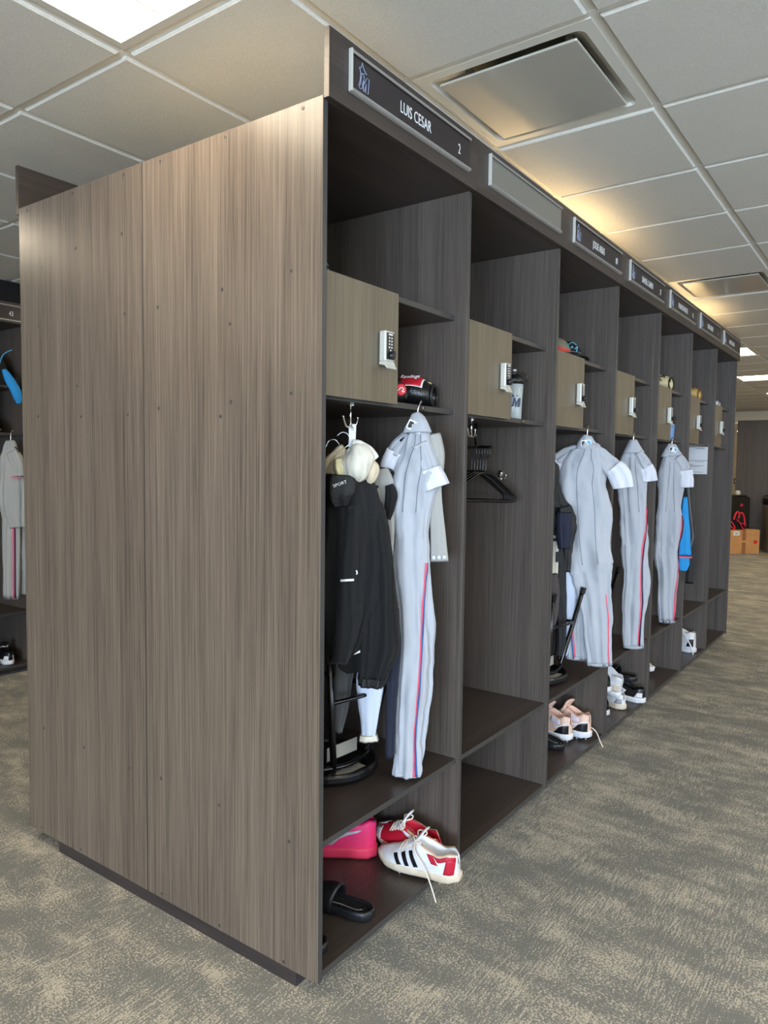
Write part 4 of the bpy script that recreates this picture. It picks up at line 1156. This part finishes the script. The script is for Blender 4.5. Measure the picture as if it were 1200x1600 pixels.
tan_l = mat('tan_glove_leather', (196, 160, 96), .5); blond = mat('blond_glove_leather', (206, 190, 142), .5)
g5 = glove('blond and black baseball glove on top of the fifth locker compartment', (3.60, .14, 2.0065), -.8, blond, blk_leather, lace_b, s=1.1)
g5.scale = (1.1, 1.1, 1.15); g5.rotation_euler.z = -1.6
g5b = MB().tube(lerp_rows([(-.12, -.06, .05), (-.09, 0, .11), (-.05, .05, .09)], 5), .014, 8).build('web', blk_leather, g5, smooth=True)
g6 = glove('tan baseball glove on top of the sixth locker compartment', (4.40, .14, 2.0065), -.8, tan_l, blk_leather, mat('dark_tan_lace', (120, 84, 40), .6), s=1.1)
g6.scale = (1.1, 1.1, 1.1); g6.rotation_euler.z = -1.6
g7 = glove('small white and black glove on top of the farthest locker compartment', (5.17, .12, 2.0065), -1.6, mat('white_glove_leather', (214, 206, 206), .5), blk_leather, lace_b, s=.7)


def cap(label, loc, rz, crown_m, brim_m, logo_m=None, s=1.0, group='caps on the upper shelves'):
    t = root('baseball_hat', label, 'cap', loc, rz, group); t.scale = (s, s, s)
    rows = []
    for i in range(12):
        a = i / 11 * PI / 2; r = .095 * math.cos(a) ** .8; z = .105 * math.sin(a) ** .95
        rows.append([Vector((r * 1.04 * math.cos(2 * PI * k / 36) , r * .9 * math.sin(2 * PI * k / 36), z)) for k in range(36)])
    b = MB().grid(rows, close_u=True); b.build('crown', crown_m, t, smooth=True)
    MB().lathe([(.007, .103), (.007, .108), (.001, .110)], n=12).build('button', crown_m, t)
    rows = []
    for i in range(7):
        f = i / 6; rows.append([Vector(((.085 + .075 * f) * math.cos(a_) + .005, (.083 + .018 * f) * math.sin(a_) * 1.0, .004 + .012 * math.cos(a_) - .010 * f - .03 * abs(math.sin(a_)) ** 3 * f * .2 + .006)) for a_ in [(-1.05 + 2.1 * k / 14) for k in range(15)]])
    MB().grid(rows).build('brim', brim_m, t, smooth=True, solid=.003)
    if logo_m:
        o = text('emblem', 'M', .055, logo_m, t, (.088, 0, .05), (PI / 2 - .35, 0, PI / 2), sx=1.0, shear=.3)
        o2 = MB().tube(lerp_rows([(.083, .02, .074), (.078, .0, .088), (.086, -.026, .074)], 4), .0018, 5).build('emblem_fish', logo_m, t)
    return t


cap('black cap with a blue outlined letter on top of the third locker compartment', (2.05, .165, 2.0065), -2.3, mat('black_cap', (16, 17, 20), .9), mat('black_brim', (20, 22, 26), .8), mat('cap_logo_blue', (90, 160, 180), .6))
c2 = cap('patterned teal and red cap left of the black cap in the third locker', (1.87, .15, 2.0065), -1.9, mat('teal_cap', (40, 130, 112), .9, noise_mix=(16, (206, 60, 44), 1.0)), mat('grey_brim', (90, 96, 96), .8), s=.9)
cap('black cap barely visible in the dark above the nearest door', (.20, .26, 2.0065), -1.2, mat('black_cap_b', (14, 14, 16), .9), mat('black_brim_b', (16, 17, 20), .6), mat('cap_cord', (70, 120, 150), .5))

# bottle
def bottle(label, loc, h=.165, r=.036, body=None, capm=black_pl, mark=True):
    t = root('water_bottle', label, 'bottle', loc, -.9)
    body = body or mat('frosted_clear_plastic', (176, 182, 180), .2, trans=.12)
    MB().lathe([(r * .82, 0), (r * .86, .004), (r * .9, h * .5), (r, h), (r * .96, h + .002), (r * .84, h * .5), (r * .78, .007)], n=28).build('body', body, t, smooth=True)
    MB().lathe([(r * 1.06, h - .002), (r * 1.06, h + .018), (r * .9, h + .032), (r * .5, h + .040), (r * .3, h + .040)], n=28).build('lid', capm, t, smooth=True)
    MB().lathe([(r * .22, h + .038), (r * .22, h + .052), (r * .3, h + .053), (r * .3, h + .062)], n=14).build('spout', silver, t, smooth=True)
    MB().tube(lerp_rows([(r * .9, 0, h + .012), (r * 1.35, 0, h + .024), (r * 1.1, 0, h + .044), (r * .4, 0, h + .044)], 4), .004, 6).build('carry_loop', capm, t, smooth=True)
    if mark: logo(t, 0, h * .55, .062, -r * .9)
    return t


bottle('clear water bottle with a black lid and blue emblem beside the second locker door', (1.365, .110, 1.6805), .150, .042)
bottle('small blue bottle on the shelf of the fifth locker', (3.72, .08, 1.6805), .11, .03, mat('blue_plastic', (110, 150, 200), .25, trans=.2), black_pl, False)
for k, (x, lb) in enumerate(((.563, 'nearest'), (1.331, 'second'))):
    t = root('shelf_tag', 'tiny black size tag clipped to the lower shelf edge of the %s locker' % lb, 'tag', (x, .0478, 1.6715), 0, 'black tags on the shelf edges')
    MB().box((-.012, -.003, -.0085), (.012, -.0003, .0085)).build('tag_body', black_pl, t, bevel=.001)
    text('lettering', '3', .011, white_mark, t, (0, -.0034, 0), (PI / 2, 0, 0))

# bay 2 : hooks and a bunch of hangers
coat_hook('chrome hook under the shelf of the second locker', (1.005, .108, 1.6615), .2)
t = root('wall_hook', 'double chrome hook on the divider inside the second locker', 'hook', (2 * W - T - .0005, .254, 1.435), PI / 2, 'double hooks'); t.scale = (1.5, 1.5, 1.5)
MB().lathe([(.009, 0), (.009, .005), (.005, .008)], (0, 0, .012), 14, axis='y').lathe([(.009, 0), (.009, .005), (.005, .008)], (0, 0, -.006), 14, axis='y').build('mounting_plate', chrome, t)
for sg in (-1, 1):
    MB().tube(lerp_rows([(0, .006, .008), (sg * .004, .014, -.006), (sg * .016, .028, -.012), (sg * .030, .034, -.002), (sg * .034, .034, .008)], 4), [.004] * 16 + [.006], 8).build('prong', chrome, t, smooth=True)
for q in range(6):
    hg = hanger(['backmost', 'second from the back', 'third from the back', 'fourth from the back', 'fifth from the back', 'frontmost'][q] + ' black hanger of the bunch in the second locker', (1.200 + q * .006, .212 - q * .010, 1.462 - .002 * (q % 3)), -.37 + (q - 2.5) * .02, .03, w=.36, group='bunch of black hangers in the second locker', drop=.095, hm=black_gloss)
t = root('clothes_rod', 'short black rod holding the bunch of hangers', 'rod', (1.218, .19, 0), 1.2)
MB().tube([(-.09, 0, 1.562), (.09, 0, 1.562)], .006, 10).build('rod', black_gloss, t, smooth=True)
MB().tube([(0.02, 0, 1.566), (.02, 0, 1.6615)], .005, 8).build('bracket', black_gloss, t, smooth=True)

# bay 3 clothes
B3 = dict(P=(1.809, .12), d=(.58, -.81))
t = hang('black_jacket', 'crumpled black nylon jacket at the left of the third locker', 'jacket', **B3)
Cloth([(-.01, 1.50, .03, .02, 0), (.0, 1.469, .034, .03, 0), (.006, 1.393, .046, .04, 0), (.020, 1.303, .058, .05, 0), (.034, 1.257, .068, .05, 0), (.040, 1.206, .072, .05, 0), (.034, 1.160, .05, .04, 0)], .014, 101, freq=(5, 9, 16), wr=.014).build('body', black_cloth2, t)
Cloth([(.058, 1.304, .028, .02, -.05), (.078, 1.214, .034, .026, -.05), (.080, 1.153, .026, .022, -.05), (.080, 1.062, .018, .016, -.05), (.079, .992, .019, .016, -.05)], .008, 102, n=50, wr=.01).build('sleeve', black_cloth2, t)
t = hang('navy_shirt', 'navy cloth hanging in front of the black nylon jacket', 'shirt', **B3)
Cloth([(.048, 1.276, .034, .02, -.075), (.049, 1.2, .036, .022, -.075), (.054, 1.104, .028, .018, -.075)], .008, 103, n=50).build('body', navy_cloth, t)
t = hang('white_shirt', 'white shirt with black numerals behind the second divider', 'shirt', **B3)
Cloth([(.010, 1.19, .022, .015, 0.03), (.022, 1.12, .028, .016, .03), (.024, .98, .028, .016, .03), (.016, .903, .018, .012, .03)], .004, 104, n=50).build('body', cream_cloth, t)
MB().box((.014, .008, 1.13), (.052, .013, 1.145)).box((.034, .008, 1.03), (.055, .013, 1.08)).box((.012, .008, .93), (.05, .013, .955)).build('numerals', black_mark, t)
t = hang('taupe_shorts', 'dark taupe mesh shorts below the white shirt', 'shorts', **B3)
Cloth([(.020, .975, .024, .016, 0), (.028, .90, .026, .018, 0), (.028, .80, .024, .018, 0), (.022, .715, .014, .012, 0)], .006, 105, n=50).build('body', brown_cloth, t)
t = hang('black_trousers', 'long dark trouser leg behind the upturned stool of the third locker', 'trousers', **B3)
Cloth([(.078, 1.10, .024, .018, .10), (.081, 1.014, .026, .02, .10), (.083, .823, .030, .022, .10), (.091, .631, .026, .02, .10), (.082, .55, .022, .016, .10)], .006, 106).build('leg', black_cloth2, t)
t = hang('white_trousers', 'pale trouser leg behind the stool leg in the third locker', 'trousers', **B3)
Cloth([(.128, 1.0, .024, .014, .14), (.131, .944, .027, .016, .14), (.146, .816, .026, .016, .14), (.132, .655, .020, .014, .14), (.122, .54, .014, .01, .14)], .004, 107).build('leg', knit_white2, t)
t = hang('black_jacket', 'black jacket hanging between the third divider and the fourth uniform', 'jacket', (2.853 - .30, .14), (.58, -.81))
Cloth([(-.03, 1.47, .02, .014, 0), (-.022, 1.40, .034, .024, 0), (-.012, 1.30, .042, .03, 0), (.002, 1.20, .050, .034, 0), (.014, 1.13, .056, .036, 0), (.006, 1.05, .044, .03, 0), (-.008, .99, .036, .026, 0), (.004, .80, .036, .026, 0), (.006, .70, .028, .02, 0)], .012, 108, freq=(5, 9, 16), wr=.01).build('body', black_cloth2, t)

# bay 6: two white printed boxes strapped under the shelf
for q, (z0, lb) in enumerate(((1.555, 'upper'), (1.447, 'lower'))):
    t = root('white_carton', '%s of the two flat white printed cartons under the sixth shelf' % lb, 'box', (4.6875, .04, z0), 0, 'white printed cartons')
    MB().box((-.016, 0, 0), (-.0005, .30, .1055)).build('carton', mat('white_card', (216, 216, 220), .6), t, bevel=.001)
    b = MB()
    for (y0, y1, z_) in (((.02, .10, .095), (.14, .26, .093), (.02, .08, .088)) if q == 0 else ((.02, .09, .095), (.10, .28, .074), (.02, .28, .066), (.05, .28, .058), (.03, .09, .014), (.22, .27, .018))):
        b.box((-.0172, y0, z_), (-.0162, y1, z_ + .0028))
    b.build('printing', mat('grey_print', (120, 120, 124), .7), t)
t = root('key_ring', 'small white ring on the bench of the farthest locker', 'ring', (5.05, .10, .4345), .3)
MB().tube([(.03 * math.cos(a), .0, .032 + .03 * math.sin(a)) for a in [k * PI / 8 for k in range(16)]], .003, 6, closed=True).build('ring', white_mark, t, smooth=True)
t = root('blue_cloth', 'crumpled bright blue cloth on the bench behind the fifth stool', 'clothing', (3.42, .28, .4345), 0)
Cloth([(0, .10, .03, .03), (0, .07, .07, .05), (0, .03, .09, .06), (0, .002, .095, .06)], .01, 120, n=60, wr=.012).build('body', cyan_cloth, t)

# ------------------------------------------------------------------ far row of lockers, seen past the end panel
LY = 3.75
for q, (x, lb) in enumerate(((.4705, 'locker of the opposite row with a grey uniform, numbered 43'), (-.314, 'locker of the opposite row cut off by the left edge'), (1.255, 'locker of the opposite row hidden by the end panels'))):
    c = copy_tree(lock2); c.location = (x, LY, 0); c['label'] = lb; c['group'] = 'lockers of the opposite row'
tag(MB().box((-.34, LY - .019, 2.421), (2.04, LY - .0005, 2.56)).build('fascia_board', wood_x, bevel=.001), 'name board of the opposite row at the left edge', 'board')
tag(MB().box((-.34, LY + .083, 0), (2.04, LY + .7, ZB - .0005)).build('plinth', plinth_mat), 'dark plinth under the opposite row of lockers', 'plinth')
tag(MB().box((-.5, LY - .01, 2.565), (2.2, LY + .01, 2.698)).build('trim_1', mat('dark_recess_panel', (22, 19, 18), .9)), 'dark panel standing for the recess between the opposite lockers and the ceiling', kind='structure')  # near-black panel drawn in place of the dark recess above the name board
np_ = name_plate(9, .4705 + .08, ' ', '43', 'dark name plate numbered 43 on the opposite row', False); np_.location.y = LY - .0195; np_.location.z = 2.485
j9 = hang('uniform_jersey', 'greyish beige jersey hanging in the opposite locker at the left edge', 'jersey', (1.091, 3.70), (.58, -.81))
Cloth([(-.004, 1.625, .020, .02), (.001, 1.552, .055, .03), (.008, 1.443, .088, .04), (.012, 1.312, .10, .045), (.012, 1.135, .088, .04), (.02, 1.03, .07, .03)], .016, 131, freq=(4, 9, 15), wr=.012).build('body', knit_grey2, j9)
Cloth([(.02, 1.55, .03, .02, -.03), (.05, 1.47, .04, .03, -.03), (.06, 1.38, .04, .03, -.03)], .01, 132, n=50, wr=.01).build('sleeve', knit_grey2, j9)
MB().box((.022, -.066, 1.372), (.098, -.060, 1.380)).build('cuff_stripe', red_st, j9)
t9 = hang('uniform_trousers', 'greyish beige trousers with a pink stripe in the opposite locker', 'trousers', (1.091, 3.70), (.58, -.81))
c9 = Cloth([(-.002, 1.16, .065, .03), (-.010, .875, .060, .03), (-.018, .54, .052, .026)], .008, 133); c9.build('leg', knit_grey2, t9)
c9.ribbon('stripe', red_st, t9, [(.02, 1.12), (.015, .875), (.008, .55)], .01); c9.ribbon('stripe', navy_st, t9, [(.03, 1.12), (.025, .875), (.018, .55)], .01)
Cloth([(.038, 1.16, .045, .03, .06), (.042, .909, .046, .03, .06), (.033, .684, .042, .026, .06), (.031, .56, .035, .02, .06)], .01, 134, wr=.01).build('leg', knit_grey2, t9)
jersey_hanger('hanger under the jersey of the opposite locker', (1.091, 3.70))
t = root('blue_bag', 'black bag with bright blue cords on the upper shelf of the opposite locker', 'bag', (1.02, 3.90, 2.0065), 0)
Cloth([(0, .22, .05, .05), (0, .18, .12, .08), (0, .08, .16, .10), (0, .003, .16, .10)], .01, 135, n=60).build('body', black_cloth, t)
MB().tube(lerp_rows([(.13, -.12, .24), (.07, -.12, .20), (.03, -.13, .12), (-.02, -.13, .09), (-.03, -.125, .02), (.0, -.12, .01)], 5), .004, 6).build('cord', cyan_l, t, smooth=True)
Cloth([(.06, .10, .01, .01, -.14), (.09, .03, .03, .02, -.16), (.125, -.06, .03, .02, -.18), (.14, -.13, .012, .01, -.18)], .004, 136, n=40).build('blue_flap', cyan_cloth, t)
t = root('baseball_hat', 'black cap on the lower shelf of the opposite locker', 'cap', (1.00, 3.92, 1.6805)); 
MB().lathe([(.11, 0), (.115, .02), (.10, .07), (.06, .10), (.004, .108)], n=28).build('crown', black_cloth, t, smooth=True)
MB().tube(lerp_rows([(-.10, -.08, .02), (-.02, -.13, .03), (.08, -.11, .02)], 5), .006, 6).build('piping', knit_dim, t, smooth=True)
for q in range(2):
    c = copy_tree(w10); c['label'] = ('left' if q == 0 else 'right') + ' black shoe on the bottom shelf of the opposite locker'; c['group'] = 'black shoes in the opposite locker'
    rot(c, (.99 + q * .14, 4.07, .0625), -PI / 2 - .1)

# ------------------------------------------------------------------ far end of the room
tag(MB().box((13.85, -3.0, 0), (13.88, 1.475, 2.43), edge=((2, 3), 1)).build('end_panel', [wood_z, edge_band]), 'distant wood laminate panel at the far end of the room', 'panel')
tag(MB().box((13.885, -3.0, 0), (15.4, 1.45, 2.42)).build('locker_bank', wood_z), 'distant bank of lockers behind the far panel', 'locker')
tag(MB().box((15.2, -4.5, 2.50), (15.99, 4.7, 2.699)).build('trim_2', wall_m), 'cream bulkhead below the ceiling at the far end', kind='structure')
t = root('wall_lamp', 'small bright round lamp on the far wall', 'lamp', (15.98, 1.80, 2.33), 0)
MB().lathe([(.06, 0), (.06, -.05), (.05, -.06)], n=20, axis='x').build('housing', frame_m, t)
lm = bpy.data.materials.new('lamp_glow'); lm.use_nodes = True; lm.node_tree.nodes['Principled BSDF'].inputs['Emission Color'].default_value = (1, .95, .85, 1); lm.node_tree.nodes['Principled BSDF'].inputs['Emission Strength'].default_value = 12
MB().lathe([(.048, -.0605), (.04, -.075), (.01, -.08)], n=20, axis='x').build('globe', lm, t, smooth=True)
t = root('switch_plate', 'small switch plate on the far cream wall', 'switch', (15.99, 1.86, 1.25), 0)
MB().box((-.008, -.04, -.06), (0, .04, .06)).build('plate', mat('taupe_plate', (120, 100, 84), .5), t); MB().box((-.012, -.012, -.02), (-.0081, .012, .02)).build('toggle', white_mark, t)
card = mat('brown_cardboard', (206, 152, 96), .8, noise_mix=(8, (190, 138, 86), .5)); tape = mat('packing_tape', (160, 104, 66), .4)
ang = math.atan2(.897 - 1.297, 13.061 - 12.71)
t = root('cardboard_box', 'brown cardboard box with a red dot on the far floor', 'box', (12.71, 1.297, 0), ang)
MB().box((-.02, 0, 0), (.53, .36, .42)).build('carton', card, t, bevel=.003)
MB().box((.20, -.002, .0), (.27, -.0005, .20)).box((.20, -.002, .235), (.27, -.0005, .4205)).box((.20, -.002, .4205), (.27, .36, .4215)).build('tape', tape, t)
MB().lathe([(.036, -.0005), (.036, -.002), (.001, -.0021)], (.455, 0, .21), 20, axis='y').build('red_dot', mat('red_sticker', (220, 40, 36), .6), t)
MB().box((.03, -.0025, .325), (.15, -.0005, .40)).build('address_label', white_mark, t); MB().box((.06, -.0033, .355), (.12, -.0026, .367)).build('printing', mat('label_print', (90, 90, 90), .7), t)
MB().box((.27, .0, .4215), (.52, .18, .430)).build('flap', card, t)
t = root('equipment_bag', 'black bag with bright red straps on top of the cardboard box', 'bag', (12.71, 1.297, .0), ang)
Cloth([(.14, .62, .03, .03, .20), (.14, .58, .12, .06, .20), (.16, .50, .18, .09, .20), (.16, .4235, .19, .10, .20)], .01, 141, n=60).build('body', black_cloth, t)
red_m = mat('bright_red_webbing', (226, 36, 60), .6)
for pts in ([(.0, .10, .60), (-.02, .09, .56), (.03, .08, .48), (.09, .08, .43), (.10, .08, .47), (.05, .09, .55), (.0, .10, .60)], [(.14, .09, .60), (.20, .08, .54), (.24, .08, .46), (.27, .08, .43)], [(.20, .08, .54), (.26, .08, .53), (.30, .08, .50)]):
    MB().tube(lerp_rows(pts, 4), .010, 6, sx=1.6).build('strap', red_m, t, smooth=True)
MB().tube(lerp_rows([(.10, .12, .60), (.13, .12, .70), (.17, .12, .74), (.20, .12, .70), (.19, .12, .62)], 5), .016, 6).tube(lerp_rows([(.21, .14, .70), (.26, .12, .72), (.30, .12, .62), (.31, .11, .48)], 5), .016, 6).build('handle', red_m, t, smooth=True)
t = root('black_case', 'tall black case with a red round mark behind the cardboard box', 'case', (12.98, 1.42, 0), ang)
MB().box((-.02, .08, 0), (.47, .50, 1.0)).build('shell', black_pl, t, bevel=.02)
MB().lathe([(.03, 0.079), (.03, .076), (.02, .0755)], (.30, 0, .85), 16, axis='y').build('round_mark', mat('red_mark', (190, 24, 50), .5), t)
MB().box((.02, .12, 1.0005), (.43, .46, 1.03)).build('lid', black_pl, t, bevel=.008)
t = root('paper_wad', 'crumpled pale paper ball lying on the black case', 'paper', (13.27, 1.33, 1.031), 0)
Cloth([(0, .085, .012, .012), (0, .07, .035, .03), (0, .035, .045, .04), (0, .001, .03, .03)], .006, 150, n=30, wr=.012).build('paper', cream_cloth, t)
t = root('waste_bin', 'round metal waste bin with a black liner at the right edge', 'bin', (13.50, .70, 0))
MB().lathe([(.20, 0), (.215, .01), (.225, .80), (.235, .93), (.225, .93), (.20, .82)], n=40).build('body', mat('brushed_bin_metal', (150, 136, 116), .35, .8), t, smooth=True)
MB().lathe([(.228, .86), (.245, .90), (.24, 1.0), (.18, 1.04), (.17, .96)], n=40).build('liner', black_pl, t, smooth=True)
